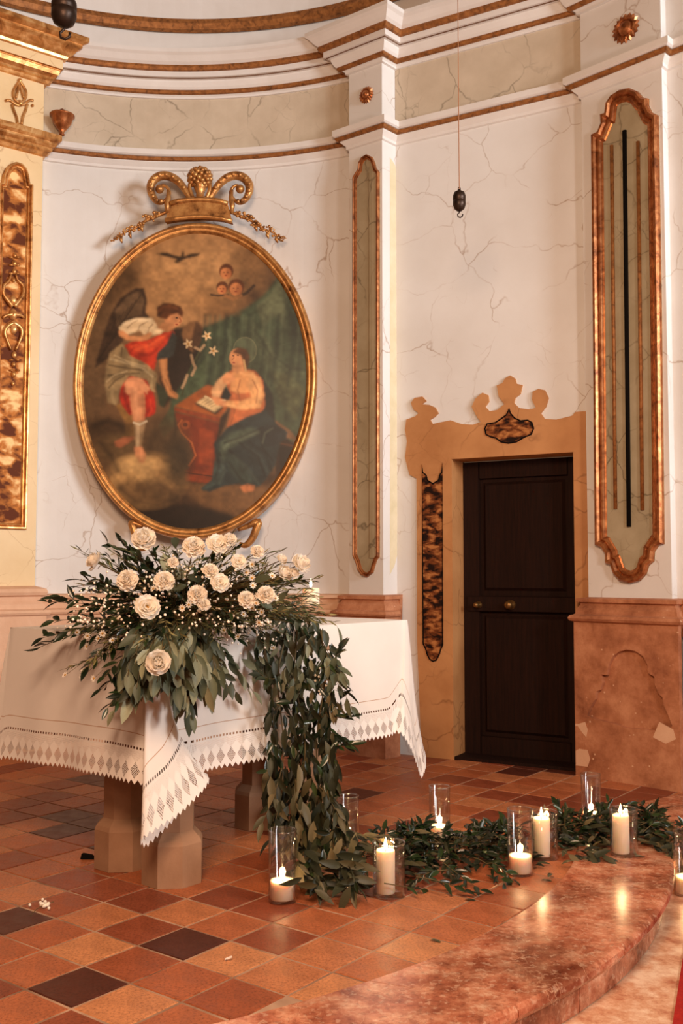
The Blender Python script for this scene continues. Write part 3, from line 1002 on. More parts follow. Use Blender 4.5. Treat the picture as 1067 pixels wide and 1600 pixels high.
# dark behind the angel
poly([(430, 690), (545, 680), (540, 800), (480, 900), (440, 960), (400, 1010), (380, 900), (400, 780)], (46, 32, 24), 10, .3)
poly([(360, 900), (420, 950), (400, 1010), (380, 1000)], (58, 62, 44), 6)
# floor
poly([(60, 1290), (490, 1280), (985, 1270), (985, 1520), (60, 1520)], (70, 48, 30), 14, .2)
poly([(470, 1310), (800, 1320), (860, 1300), (800, 1420), (700, 1470), (560, 1400), (480, 1350)], (118, 86, 54), 14, .2)
poly([(60, 1380), (480, 1390), (660, 1430), (760, 1480), (560, 1520), (60, 1520)], (40, 27, 18), 16, .2)
# dove
poly([(362, 390), (400, 384), (440, 398), (460, 402), (466, 380), (474, 384), (472, 400), (500, 390), (540, 386), (524, 400), (484, 408), (462, 420), (444, 430), (434, 424), (446, 412), (410, 404)], (66, 50, 36), 3, .2)
# cherub heads
for cx, cy, r in ((642, 466, 27), (626, 532, 22), (682, 530, 30)):
    ell(cx, cy - 6, r * 1.06, r * 1.08, (104, 62, 36), .25)
    ell(cx - 2, cy + 4, r * .8, r * .86, (190, 128, 82), .3)
    ell(cx + r * .35, cy + 4, r * .4, r * .7, (150, 92, 56), .6, 0, .6)
    for s in (-.34, .22): ell(cx + r * s, cy, 3.4, 2.2, (96, 56, 34), .9, 0, .7)
    ell(cx - 2, cy + r * .45, 5, 2.2, (140, 60, 40), .6)
stroke([(690, 566), (725, 548), (752, 520)], 12, (66, 48, 34), 6)
stroke([(582, 556), (610, 560), (650, 556)], 8, (88, 64, 44), 5)
stroke([(640, 560), (670, 574), (700, 560)], 14, (160, 112, 70), 8, .7)
# angel: far wing, near wing
poly([(470, 690), (500, 664), (530, 660), (548, 690), (540, 740), (510, 790), (480, 760), (466, 720)], (126, 92, 60), 5, .25)
poly([(520, 664), (548, 690), (540, 750), (515, 790), (505, 740)], (84, 58, 38), 6)
poly([(122, 852), (150, 740), (180, 640), (220, 570), (280, 528), (312, 530), (326, 570), (322, 630), (345, 655), (300, 690), (240, 730), (215, 770), (180, 810)], (72, 54, 40), 5, .3)
poly([(200, 620), (250, 560), (300, 540), (316, 580), (305, 640), (250, 650), (210, 690)], (104, 82, 60), 8, .35)
for k in range(7): stroke([(300 - k * 16, 560 + k * 16), (250 - k * 14, 640 + k * 20), (200 - k * 10, 730 + k * 14)], 4, (50, 36, 26), 4, .55)
# angel: legs, robes
poly([(210, 1000), (240, 1060), (250, 1110), (210, 1145), (206, 1165), (240, 1168), (290, 1130), (300, 1060), (260, 980)], (150, 112, 64), 6, .3)
poly([(206, 1144), (240, 1128), (284, 1128), (262, 1150), (232, 1168), (208, 1166)], (156, 92, 62), 4)
poly([(218, 960), (236, 890), (290, 880), (350, 900), (366, 1000), (360, 1036), (320, 1052), (290, 1036), (262, 1040), (232, 1000)], (160, 50, 32), 5, .3)
poly([(258, 930), (292, 912), (318, 930), (326, 1000), (322, 1068), (278, 1066), (266, 1000)], (196, 138, 100), 5, .15)
poly([(244, 894), (300, 884), (344, 930), (336, 960), (300, 930), (258, 960), (240, 946)], (204, 146, 108), 5, .2)
poly([(336, 940), (360, 970), (366, 1030), (340, 1046), (326, 1000)], (176, 48, 30), 5, .25)
poly([(280, 1066), (328, 1062), (322, 1100), (312, 1170), (286, 1170), (284, 1110)], (186, 154, 116), 4, .15)
stroke([(280, 1070), (304, 1078), (330, 1064)], 9, (206, 186, 156), 4)
poly([(282, 1166), (312, 1164), (330, 1196), (326, 1228), (306, 1230), (288, 1200)], (190, 130, 92), 4)
poly([(166, 850), (182, 790), (230, 752), (260, 790), (340, 836), (372, 880), (362, 930), (352, 950), (330, 900), (262, 880), (226, 930), (212, 1000), (176, 990), (164, 920)], (146, 124, 90), 5, .3)
for q in ([(180, 840), (240, 850), (330, 862)], [(176, 880), (230, 876), (300, 872)], [(180, 930), (206, 900), (240, 882)], [(230, 770), (226, 810), (260, 840)]): stroke(q, 7, (100, 82, 58), 6, .7)
for q in ([(200, 800), (250, 824), (320, 844)], [(172, 905), (200, 880), (250, 864)]): stroke(q, 7, (186, 164, 126), 6, .6)
poly([(240, 760), (280, 740), (340, 736), (400, 706), (430, 700), (438, 712), (410, 760), (376, 790), (358, 862), (330, 836), (262, 800)], (178, 60, 34), 5, .3)
poly([(256, 762), (320, 752), (390, 720), (420, 706), (380, 760), (330, 790), (280, 786)], (200, 84, 48), 8, .25, .8)
poly([(430, 700), (448, 730), (436, 800), (400, 818), (366, 820), (372, 792), (404, 760)], (58, 60, 56), 4, .3)
poly([(376, 818), (408, 812), (412, 880), (430, 940), (456, 960), (450, 976), (416, 962), (390, 900)], (176, 124, 80), 4, .15)
poly([(216, 690), (240, 664), (290, 648), (350, 650), (372, 690), (404, 694), (380, 716), (320, 720), (300, 700), (250, 720), (222, 706)], (212, 186, 148), 4, .2)
for q in ([(250, 690), (270, 670), (290, 660)], [(290, 706), (300, 680), (330, 664)], [(330, 716), (336, 690), (350, 676)]): stroke(q, 5, (150, 122, 90), 5, .7)
poly([(214, 700), (232, 700), (260, 722), (310, 724), (340, 706), (352, 712), (330, 738), (300, 744), (250, 740), (218, 722)], (196, 140, 96), 4, .15)
# angel: head
poly([(372, 690), (390, 668), (430, 664), (440, 690), (410, 708)], (190, 136, 92), 4)
ell(432, 652, 36, 34, (198, 142, 98), .25, 20)
poly([(366, 640), (368, 604), (398, 588), (430, 592), (462, 604), (474, 628), (468, 648), (448, 630), (420, 640), (404, 656), (384, 652)], (92, 54, 28), 4, .4)
ell(446, 650, 5, 3, (70, 40, 24), .6); stroke([(458, 650), (464, 664), (456, 668)], 4, (150, 94, 62), 3)
ell(446, 676, 6, 2.5, (150, 66, 44), .6)
# lilies and ribbon
stroke([(470, 960), (490, 880), (520, 820), (560, 740), (576, 720)], 7, (70, 74, 48), 3)
for cx, cy in ((492, 754), (566, 722), (592, 782)):
    for k in range(5):
        g = k * 1.256 + cx
        ell(cx + 9 * math.cos(g), cy + 9 * math.sin(g), 11, 4.5, (206, 178, 138), .6, math.degrees(g))
    ell(cx, cy, 5, 5, (170, 130, 70), .5)
for q in ([(556, 760), (540, 780), (520, 770)], [(505, 800), (512, 830), (522, 850), (508, 880)], [(490, 880), (480, 910), (470, 930)]): stroke(q, 11, (180, 150, 116), 6, .8)
# desk
poly([(440, 1004), (570, 918), (640, 940), (650, 1010), (620, 1052)], (160, 92, 44), 4, .15)
poly([(438, 1006), (622, 1050), (624, 1070), (440, 1024)], (140, 68, 34), 3)
poly([(440, 1026), (622, 1072), (600, 1260), (598, 1310), (492, 1296), (490, 1270), (520, 1200), (490, 1130), (452, 1090)], (124, 54, 28), 4, .2)
poly([(540, 1090), (600, 1104), (592, 1240), (540, 1232)], (146, 68, 34), 4, .15)
stroke([(470, 1060), (456, 1080), (470, 1110), (510, 1150), (526, 1200), (500, 1240)], 7, (176, 100, 54), 4)
ell(484, 1078, 20, 18, (150, 78, 40), .3); ell(484, 1078, 9, 8, (96, 42, 22), .4)
poly([(484, 1256), (600, 1272), (596, 1312), (486, 1300)], (136, 64, 32), 3)
stroke([(484, 1268), (600, 1284)], 4, (80, 34, 18), 3)
poly([(440, 1030), (452, 1094), (440, 1140)], (40, 34, 26), 4)
poly([(622, 1052), (660, 1010), (640, 1080), (606, 1160)], (60, 40, 26), 4)
# book
poly([(520, 996), (560, 966), (636, 1008), (604, 1038)], (66, 48, 32), 3)
poly([(526, 990), (564, 964), (632, 1004), (600, 1028)], (206, 178, 134), 3)
stroke([(562, 966), (600, 984), (640, 980)], 9, (210, 184, 142), 4)
for k in range(4): stroke([(548 + k * 12, 992 + k * 5), (576 + k * 12, 974 + k * 7)], 3, (150, 120, 84), 3, .6)
# Mary: cloak behind, dress, sleeves, head
poly([(740, 850), (790, 890), (830, 960), (840, 1060), (890, 1120), (900, 1160), (840, 1180), (780, 1100), (760, 1000)], (32, 38, 36), 6, .3)
poly([(640, 900), (660, 862), (700, 850), (760, 862), (790, 900), (800, 1000), (780, 1050), (700, 1080), (648, 1090), (664, 1020), (656, 950)], (176, 104, 62), 5, .25)
poly([(664, 870), (700, 856), (750, 866), (760, 900), (736, 950), (690, 954), (660, 940)], (206, 150, 98), 6, .2)
poly([(740, 870), (780, 890), (796, 960), (780, 1012), (700, 1020), (640, 1000), (646, 980), (700, 984), (744, 968), (730, 920)], (208, 156, 104), 5, .22)
poly([(586, 940), (610, 900), (648, 870), (664, 880), (640, 930), (620, 970), (590, 970)], (204, 160, 116), 5, .2)
poly([(640, 930), (668, 960), (650, 980), (620, 972)], (30, 38, 38), 5)
poly([(628, 890), (650, 868), (676, 878), (680, 900), (656, 916), (632, 912)], (206, 146, 100), 4, .12)
poly([(584, 968), (610, 968), (650, 988), (640, 1006), (604, 998)], (204, 144, 100), 4, .12)
for q in ([(750, 900), (770, 940), (764, 990)], [(700, 900), (690, 940), (700, 980)], [(680, 1020), (672, 1050), (660, 1080)]): stroke(q, 5, (140, 84, 52), 6, .6)
d = np.hypot((X - 718) / 46, (Y - 780) / 52)
put(np.clip(1 - np.abs(d - 1) * 16, 0, 1) * .28, C3(170, 160, 120)); put((d < 1) * .16, C3(150, 150, 116))
poly([(672, 826), (716, 820), (724, 860), (690, 872), (666, 862)], (198, 142, 96), 4)
ell(684, 808, 28, 35, (206, 148, 102), .22, 12)
poly([(668, 788), (690, 768), (724, 776), (738, 806), (730, 850), (716, 860), (712, 826), (702, 800)], (92, 58, 34), 4, .3)
stroke([(714, 820), (722, 862)], 8, (190, 156, 108), 4, .8)
ell(672, 802, 4, 2.4, (70, 40, 26), .6); ell(690, 800, 4, 2.4, (70, 40, 26), .6); stroke([(676, 808), (668, 818)], 3, (150, 94, 64), 2); ell(674, 830, 6, 2.4, (156, 70, 52), .6)
# Mary: blue skirt and stool
poly([(840, 1130), (920, 1150), (920, 1280), (850, 1320), (840, 1240)], (52, 32, 20), 5)
poly([(852, 1160), (905, 1170), (900, 1270), (862, 1290)], (24, 15, 10), 4)
stroke([(850, 1150), (925, 1165)], 8, (84, 52, 30), 3)
poly([(840, 1060), (900, 1100), (930, 1140), (880, 1130), (840, 1110)], (120, 88, 60), 6)
poly([(650, 1090), (720, 1050), (800, 1020), (850, 1080), (890, 1110), (860, 1150), (840, 1240), (800, 1300), (780, 1320), (740, 1330), (700, 1310), (640, 1320), (580, 1345), (548, 1332), (590, 1300), (606, 1220), (598, 1150)], (40, 54, 54), 5, .35)
poly([(620, 1150), (660, 1110), (740, 1090), (780, 1100), (720, 1140), (650, 1180), (640, 1230), (616, 1200)], (84, 96, 78), 10, .35, .75)
poly([(640, 1190), (680, 1200), (730, 1260), (760, 1310), (720, 1320), (660, 1260)], (62, 76, 66), 10, .35, .7)
for q in ([(640, 1150), (700, 1130), (790, 1090)], [(620, 1190), (640, 1260), (600, 1320)], [(660, 1180), (720, 1240), (780, 1310)], [(700, 1150), (770, 1200), (800, 1280)], [(790, 1110), (790, 1170), (830, 1220)]): stroke(q, 9, (22, 30, 32), 8, .7)
poly([(780, 1100), (820, 1080), (880, 1100), (886, 1130), (840, 1160), (800, 1170), (782, 1150)], (34, 44, 46), 6, .35)
stroke([(790, 1150), (800, 1110), (830, 1092)], 8, (84, 92, 78), 6, .7)
poly([(600, 1220), (640, 1240), (620, 1310), (560, 1340), (550, 1330), (592, 1296)], (66, 80, 74), 6, .3, .8)
poly([(700, 1324), (730, 1312), (760, 1320), (756, 1340), (716, 1346)], (190, 124, 80), 4)
# clouds under the angel
ell(180, 1100, 90, 50, (70, 52, 34), .7, 0, .9)
ell(400, 1140, 90, 90, (84, 66, 44), .8, 0, .85)
ell(220, 1180, 90, 60, (110, 86, 56), .7, 0, .9)
ell(330, 1300, 150, 104, (160, 126, 82), .4)
ell(300, 1250, 84, 46, (192, 156, 106), .7, 0, .9)
ell(390, 1280, 50, 44, (184, 148, 100), .7, 0, .8)
ell(250, 1310, 50, 44, (176, 140, 92), .7, 0, .8)
ell(420, 1290, 60, 70, (120, 92, 58), .7, 0, .8)
ell(380, 1350, 100, 50, (84, 62, 40), .8, 0, .75)
ell(270, 1340, 70, 44, (104, 78, 50), .8, 0, .7)
ell(460, 1220, 50, 80, (58, 50, 36), .9, 0, .8)
poly([(282, 1166), (312, 1164), (330, 1196), (326, 1228), (306, 1230), (288, 1200)], (194, 136, 96), 4)
poly([(206, 1144), (240, 1128), (284, 1128), (262, 1150), (232, 1168), (208, 1166)], (164, 104, 72), 4)
# brushwork: lights and darks of the folds, clouds and curtain
for q, w, col, al in (
    ([(236, 676), (280, 658), (340, 660)], 9, (238, 216, 180), .7), ([(258, 700), (300, 690), (330, 696)], 7, (226, 200, 164), .6),
    ([(290, 776), (340, 760), (396, 724)], 8, (222, 110, 66), .6), ([(300, 800), (340, 800), (370, 776)], 8, (130, 34, 20), .7), ([(276, 770), (262, 790), (300, 812)], 7, (126, 34, 20), .6),
    ([(186, 816), (230, 826), (310, 850), (352, 884)], 7, (196, 176, 138), .7), ([(196, 930), (190, 960), (204, 990)], 9, (176, 154, 116), .6), ([(352, 890), (346, 930), (360, 944)], 7, (196, 172, 128), .6),
    ([(240, 930), (246, 980), (264, 1026)], 8, (110, 26, 16), .7), ([(344, 980), (350, 1020), (338, 1040)], 7, (216, 84, 52), .6), ([(284, 940), (290, 1000), (296, 1050)], 14, (222, 168, 126), .6), ([(314, 960), (318, 1020), (314, 1060)], 8, (150, 96, 66), .6),
    ([(296, 1080), (298, 1120), (296, 1160)], 9, (222, 196, 158), .6),
    ([(392, 830), (398, 880), (414, 930)], 9, (206, 154, 106), .6), ([(404, 900), (424, 940), (446, 962)], 6, (120, 78, 48), .6),
    ([(376, 620), (392, 604), (420, 600), (448, 612)], 8, (130, 80, 44), .6), ([(372, 640), (384, 630)], 8, (60, 34, 18), .7),
    ([(640, 1170), (660, 1150), (720, 1128), (770, 1108)], 11, (118, 126, 104), .55), ([(626, 1210), (640, 1260), (622, 1310)], 9, (96, 110, 98), .5), ([(676, 1200), (730, 1250), (776, 1312)], 9, (90, 104, 92), .5), ([(720, 1160), (780, 1200), (812, 1270)], 9, (72, 86, 80), .5),
    ([(660, 1230), (700, 1290), (730, 1316)], 8, (18, 24, 26), .7), ([(740, 1150), (800, 1190), (826, 1260)], 8, (18, 24, 26), .7), ([(610, 1180), (618, 1240), (604, 1290)], 7, (18, 24, 26), .6),
    ([(752, 880), (776, 930), (772, 990)], 10, (232, 184, 130), .55), ([(700, 870), (730, 880), (752, 872)], 7, (228, 178, 124), .6), ([(676, 960), (690, 1010), (680, 1050)], 10, (206, 124, 76), .55), ([(640, 996), (690, 1006), (760, 1000)], 9, (230, 184, 132), .5),
    ([(840, 560), (800, 640), (790, 720), (830, 800)], 12, (120, 124, 94), .4), ([(870, 520), (884, 620), (868, 700)], 12, (38, 46, 36), .6), ([(900, 640), (936, 760), (930, 900)], 14, (34, 42, 34), .6), ([(760, 700), (820, 800), (900, 850), (955, 858)], 9, (34, 44, 34), .6), ([(840, 900), (880, 980), (880, 1060)], 12, (38, 44, 32), .5), ([(650, 700), (660, 760), (640, 830)], 9, (112, 122, 96), .4),
    ([(250, 1230), (300, 1212), (360, 1222), (410, 1250)], 20, (190, 154, 104), .45), ([(240, 1290), (300, 1270), (370, 1280), (430, 1320)], 16, (172, 136, 90), .45), ([(230, 1330), (290, 1380), (380, 1396), (450, 1370)], 18, (58, 42, 27), .7), ([(310, 1320), (330, 1360), (380, 1376)], 14, (92, 68, 42), .6), ([(150, 1150), (190, 1200), (220, 1260)], 16, (60, 45, 30), .7), ([(120, 1080), (180, 1060), (240, 1084)], 14, (46, 33, 22), .6),
    ([(560, 640), (620, 626), (690, 632)], 16, (128, 94, 58), .5), ([(330, 420), (420, 450), (520, 440)], 30, (194, 154, 108), .3)):
    stroke(q, w, col, w * 1.5, al * .85)
IMG = np.clip(IMG * (.84 + .32 * N2[..., None]), 0, 1)
IMG = IMG ** 1.22 * 1.12

PNT = tag(empty('oval_painting', (PC.x, PY, PC.z - FB)), 'large oval oil painting of an angel in a gilt frame', 'painting')
# canvas mesh
lx = (X - 521.0) / 2.5405 * PS; lz = -(Y - 899.0) / 2.5405 * PS
ct, st = math.cos(TILT), math.sin(TILT)
el = ((lx * ct + lz * st) / CA) ** 2 + ((-lx * st + lz * ct) / CB) ** 2
keep = (el[:-1, :-1] < 1.03) & (el[1:, 1:] < 1.03)
H_, W2 = X.shape
idx = np.arange(H_ * W2).reshape(H_, W2)
quads = np.stack([idx[:-1, :-1], idx[1:, :-1], idx[1:, 1:], idx[:-1, 1:]], -1)[keep]
used = np.unique(quads)
remap = np.zeros(H_ * W2, int); remap[used] = np.arange(len(used))
vv = np.stack([PC.x + lx.ravel()[used], np.full(len(used), PY - .008), PC.z + lz.ravel()[used]], 1)
me = bpy.data.meshes.new('canvas')
me.from_pydata(vv.tolist(), [], remap[quads].tolist())
ca = me.color_attributes.new('paint', 'FLOAT_COLOR', 'POINT')
ca.data.foreach_set('color', np.concatenate([IMG.reshape(-1, 3)[used], np.ones((len(used), 1))], 1).astype(np.float32).ravel())
t = NT('old_oil_paint')
at = t.n('ShaderNodeAttribute', attribute_name='paint')
t.color(at.outputs['Color']).set(.42, 0, .35)
t.bump(t.noise(t.coord('Object'), 180, 2), .15, .002)
me.materials.append(t.m)
local(objme('canvas', me, PNT), PNT)
FPROF = [(-.010, -.11), (-.006, .0), (0, .034), (.012, .046), (.026, .044), (.034, .032), (.038, .026), (.046, .030), (.054, .026), (.060, .014), (.066, .010), (.066, -.004)]
fo = frame_moulding('gilt_frame', PPL, oval(FA, FB), FPROF, M['gilt'], PNT)
fo.data.polygons.foreach_set('use_smooth', [True] * len(fo.data.polygons)); local(fo, PNT)
# crown of the frame
ped = MB()
top_, bot_ = [(268, 323), (280, 319), (297, 317), (314, 316), (331, 317), (346, 319), (357, 323)], [(260, 349), (277, 346), (296, 344), (314, 343), (332, 344), (349, 346), (364, 350)]
n = 7
for rows_, offs in (((top_, bot_), (.05, .05)),):
    ped.add([PW(x, y, o_) for o_ in (.055, -.02) for r_ in (top_, bot_) for x, y in r_],
            [(k, k + 1, n + k + 1, n + k) for k in range(n - 1)] + [(2 * n + k, 2 * n + k + 1, k + 1, k) for k in range(n - 1)] + [(n + k, n + k + 1, 3 * n + k + 1, 3 * n + k) for k in range(n - 1)] + [(0, n, 3 * n, 2 * n), (n - 1, 3 * n - 1, 4 * n - 1, 2 * n - 1)])
local(ped.build('crown_pedestal', M['gilt'], PNT), PNT)
for row, r in ((top_, .018), (bot_, .016)):
    m = MB(); m.tube([PW(x, y, .055) for x, y in row], r, 8); local(m.build('pedestal_moulding', M['gilt'], PNT, True), PNT)
SCR = [(300, 316), (293, 304), (284, 291), (272, 281), (258, 277), (245, 281), (237, 292), (238, 305), (245, 316), (254, 319), (262, 313), (266, 304), (262, 295), (255, 293), (251, 299)]
for q in (SCR, sym(SCR, 313.5)):
    m = MB()
    pts = spline([PW(x, y, .03) for x, y in q], 4)
    L_ = len(pts)
    m.tube(pts, [.018 + .016 * math.sin(math.pi * min(1, k / L_ * 1.5)) - .008 * k / L_ for k in range(L_)], 8)
    for k in range(6, int(L_ * .66), 3): m.blob(pts[k] + Vector((0, -.022, 0)), .017, 6, 5)
    m.blob(PW(q[-1][0], q[-1][1], .04), .030, 10, 8)
    s = 1 if q is SCR else -1
    cx = 264 if s == 1 else 363
    m.tube([PW(cx, 300, .03), PW(cx + s * 1, 312, .045), PW(cx - s * 1, 325, .05), PW(cx, 338, .05)], [.012, .017, .02, .012], 8)
    local(m.build('scroll', M['gilt'], PNT, True), PNT)
m = MB()
c_ = PW(313.5, 300, .03)
m.lathe(c_ + Vector((0, 0, -.065)), [(.055, 0), (.035, .015), (.026, .04), (.040, .075), (.052, .10), (.044, .115)], 14)
for q in ([(305, 316), (299, 303), (298, 292), (304, 286)], [(322, 316), (328, 303), (329, 292), (323, 286)]):
    m.tube(spline([PW(x, y, .04) for x, y in q], 4), .014, 6)
for k in range(60):
    z_ = 1 - 2 * (k + .5) / 60; ph = k * 2.39996
    r_ = math.sqrt(1 - z_ * z_)
    m.blob(PW(313.5, 281, .035) + Vector((r_ * math.cos(ph) * .072, r_ * math.sin(ph) * .05, z_ * .062)), .019, 6, 5)
m.blob(PW(313.5, 281, .035), (.065, .045, .058), 10, 8)
local(m.build('finial', M['gilt'], PNT, True), PNT)
GAR = [(264, 331), (252, 336), (241, 341), (231, 345), (222, 350), (213, 357), (204, 361), (196, 364), (187, 370), (178, 375)]
for q in (GAR, sym(GAR, 311)):
    m = MB()
    pts = spline([PW(x, y, .012) for x, y in q], 3)
    m.tube(pts, [.013 - .009 * k / len(pts) for k in range(len(pts))], 6)
    rr = random.Random(3)
    for k in range(4, len(pts)):
        f_ = 1 - .45 * k / len(pts)
        for _ in range(3 if k > 10 else 2):
            dz = Vector((rr.uniform(-.02, .02), -rr.uniform(0, .02), rr.uniform(-.03, .034))) * f_
            m.blob(pts[k] + dz, (rr.uniform(.009, .018) * f_, .010 * f_, rr.uniform(.008, .016) * f_), 6, 5)
    for k in (12, 18, 23): m.tube([pts[k], pts[k] + Vector((0, -.012, -.035)), pts[k] + Vector((.01, -.012, -.06))], [.008, .013, .004], 6)
    local(m.build('festoon', M['gilt'], PNT, True), PNT)
for q in ([(230, 823), (216, 820), (206, 817), (210, 830), (213, 845), (218, 856), (228, 858)], [(372, 828), (388, 822), (404, 815), (400, 828), (394, 842), (384, 852), (374, 850)]):
    m = MB()
    pts = spline([PW(x, y, .01) for x, y in q], 4)
    m.tube(pts, [.012 + .014 * math.sin(math.pi * k / len(pts)) for k in range(len(pts))], 8)
    local(m.build('foot_scroll', M['gilt'], PNT, True), PNT)

# ------------------------------------------------------------------ hanging counterweights
def weight(px, py, depth, r, L, label, cordpx):
    c = ony(px, py, depth)
    root = tag(empty('hanging_counterweight', c - Vector((0, 0, L / 2))), label, 'counterweight', 'lamp counterweights')
    m = MB(); m.lathe(c, [(.001, -L * .5), (r * .35, -L * .49), (r * .8, -L * .38), (r, -L * .2), (r * 1.0, -.02 * L), (r * .93, .0), (r * 1.0, .02 * L), (r, L * .2), (r * .8, L * .36), (r * .3, L * .44), (r * .22, L * .5), (.001, L * .5)], 18)
    local(m.build('weight_body', M['iron'], root, True), root)
    m = MB(); b = c - Vector((0, 0, L * .5))
    m.tube([b + Vector((r * a, 0, r * z)) for a, z in ((0, .15), (0, -.2), (-.28, -.45), (-.22, -.85), (.12, -1.0), (.45, -.8), (.52, -.45))], r * .11, 6)
    local(m.build('hook', M['iron'], root, True), root)
    m = MB(); m.tube([c + Vector((0, 0, L * .48)), c + Vector((0, 0, L * .48 + 1.0)), c + Vector((0, 0, 6.2 - c.z))], .0024, 6)
    local(m.build('cord', M['cord'], root), root)
    m = MB(); m.tube([c + Vector((r * .18 * math.cos(g), 0, L * .53 + r * .22 * math.sin(g))) for g in [k * math.pi / 5 for k in range(11)]], r * .07, 6)
    local(m.build('ring', M['iron'], root, True), root)


weight(717.5, 313, 5.0, .033, .115, 'small dark counterweight on a long thin cord in front of the door wall', 717)
weight(100, 16, 4.4, .057, .16, 'larger round counterweight with hook at the top edge above the painting', 100)

# ------------------------------------------------------------------ altar table
AF = Vector((-0.70, 3.60))
A1 = Vector((0.641, 0.768)).normalized()
A2 = Vector((-A1.y, A1.x))
AL, AW, AZ = 1.58, 0.88, 0.915


def AT(a, b, z): 
    p = AF + A1 * a + A2 * b
    return Vector((p.x, p.y, z))


tab = tag(empty('altar_table', AT(AL / 2, AW / 2, 0)), 'stone altar table on octagonal columns under the white cloth', 'altar')
m = MB()
m.add([AT(a, b, z) for z in (AZ - .085, AZ - .01) for a, b in ((.008, .008), (AL - .008, .008), (AL - .008, AW - .008), (.008, AW - .008))] + [AT(a, b, AZ) for a, b in ((.016, .016), (AL - .016, .016), (AL - .016, AW - .016), (.016, AW - .016))],
      [(0, 3, 2, 1)] + [(a + k, a + (k + 1) % 4, a + 4 + (k + 1) % 4, a + 4 + k) for a in (0, 4) for k in range(4)] + [(8, 9, 10, 11)])
local(m.build('tabletop', M['altar_stone'], tab), tab)


def octo(c, prof, rot):
    mm = MB()
    vs = [Vector((c.x + r * math.cos(rot + math.pi * k / 4), c.y + r * math.sin(rot + math.pi * k / 4), z)) for r, z in prof for k in range(8)]
    fs = [(i * 8 + k, i * 8 + (k + 1) % 8, (i + 1) * 8 + (k + 1) % 8, (i + 1) * 8 + k) for i in range(len(prof) - 1) for k in range(8)]
    fs.append(tuple((len(prof) - 1) * 8 + k for k in range(8)))
    return mm.add(vs, fs)


ang = math.atan2(A1.y, A1.x) + math.pi / 8
for a, b in ((.195, .075), (.205, .375), (.985, .40), (.985, .09)):
    c = AT(a, b, 0)
    lg = octo(c, [(.083, .17), (.083, .78), (.11, .815), (.11, AZ - .085)], ang).build('leg', M['altar_stone'], tab)
    local(lg, tab)
    bs = octo(c, [(.118, .0005), (.118, .150), (.112, .165), (.084, .192)], ang).build('leg_base', M['altar_stone'], lg)

# ------------------------------------------------------------------ tablecloth
t = NT('white_linen')
v = t.coord('UV')
sx = t.n('ShaderNodeSeparateXYZ'); t.l(v, sx.inputs[0])
U, V = sx.outputs[0], sx.outputs[1]
lnm = t.math('LESS_THAN', t.math('ABSOLUTE', t.math('SUBTRACT', V, .172)), .0013)
base = t.ramp(t.noise(t.coord('Object'), 5, 4), [(.3, lin(222, 216, 210)), (.7, lin(228, 222, 217))])
colr = t.mix(lnm, base, lin(176, 138, 108))
hs = t.math('LESS_THAN', t.math('ABSOLUTE', t.math('SUBTRACT', V, .122)), .0042)
hu = t.math('GREATER_THAN', t.math('SINE', t.math('MULTIPLY', U, 2 * math.pi / .016)), -.1)
hole = t.math('MULTIPLY', hs, hu)
t.color(colr).set(.8, 0, .2)
t.b.inputs['Sheen Weight'].default_value = .15
t.l(t.math('SUBTRACT', 1.0, hole), t.b.inputs['Alpha'])
wv = t.n('ShaderNodeTexNoise'); wv.inputs['Scale'].default_value = 260; t.l(t.coord('Object'), wv.inputs['Vector'])
t.bump(wv.outputs['Fac'], .08, .002)
M['linen'] = t.m
t = NT('white_lace')
v = t.coord('UV')
sx = t.n('ShaderNodeSeparateXYZ'); t.l(v, sx.inputs[0])
U, V = sx.outputs[0], sx.outputs[1]
per = .050
fu = t.math('ABSOLUTE', t.math('SUBTRACT', t.math('FRACT', t.math('DIVIDE', U, per)), .5))          # 0..0.5 across one diamond
du = t.math('MULTIPLY', fu, per / .021)
dv = t.math('DIVIDE', t.math('ABSOLUTE', t.math('SUBTRACT', V, .044)), .030)
dia = t.math('LESS_THAN', t.math('ADD', du, dv), 1.0)
ga = t.math('SINE', t.math('MULTIPLY', t.math('ADD', U, V), 2 * math.pi / .0085))
gb = t.math('SINE', t.math('MULTIPLY', t.math('SUBTRACT', U, V), 2 * math.pi / .0085))
net = t.math('MULTIPLY', t.math('GREATER_THAN', ga, -.6), t.math('GREATER_THAN', gb, -.6))
h1 = t.math('MULTIPLY', dia, net)
up_ = t.math('GREATER_THAN', t.math('ADD', V, t.math('MULTIPLY', fu, -.05)), .070)
fa = t.math('SINE', t.math('MULTIPLY', U, 2 * math.pi / .0036)); fb = t.math('SINE', t.math('MULTIPLY', V, 2 * math.pi / .0036))
h2 = t.math('MULTIPLY', up_, t.math('MULTIPLY', t.math('GREATER_THAN', fa, .35), t.math('GREATER_THAN', fb, .35)))
al = t.math('SUBTRACT', 1.0, t.math('MAXIMUM', h1, h2))
t.color(lin(234, 228, 223)).set(.85, 0, .2)
t.l(al, t.b.inputs['Alpha'])
M['lace'] = t.m

nR = Vector((A1.y, -A1.x)); nL = -A1; nB = A1.copy(); nT = A2.copy()
DROP = .52
RF, RR, RL = AF, AF + A1 * AL, AF + A2 * AW
RB = RR + A2 * AW
# each station round the hem: top point, bottom point (plan), drop, distance factor
ST_ = []


def side_stations(c0, c1, nrm, t0, t1, n, ph):
    L = (c1 - c0).length
    for k in range(n):
        t_ = t0 + (t1 - t0) * k / (n - 1)
        top = c0.lerp(c1, t_)
        wv = .012 * math.sin(t_ * L * 9 + ph) + .008 * math.sin(t_ * L * 21 + ph * 2)
        ST_.append((top + nrm * .004, top + nrm * (.035 + wv), DROP + .006 * math.sin(t_ * L * 5 + ph), 1.0))


def st(top, bot, drop, f=.72): ST_.append((Vector(top), Vector(bot), drop, f))


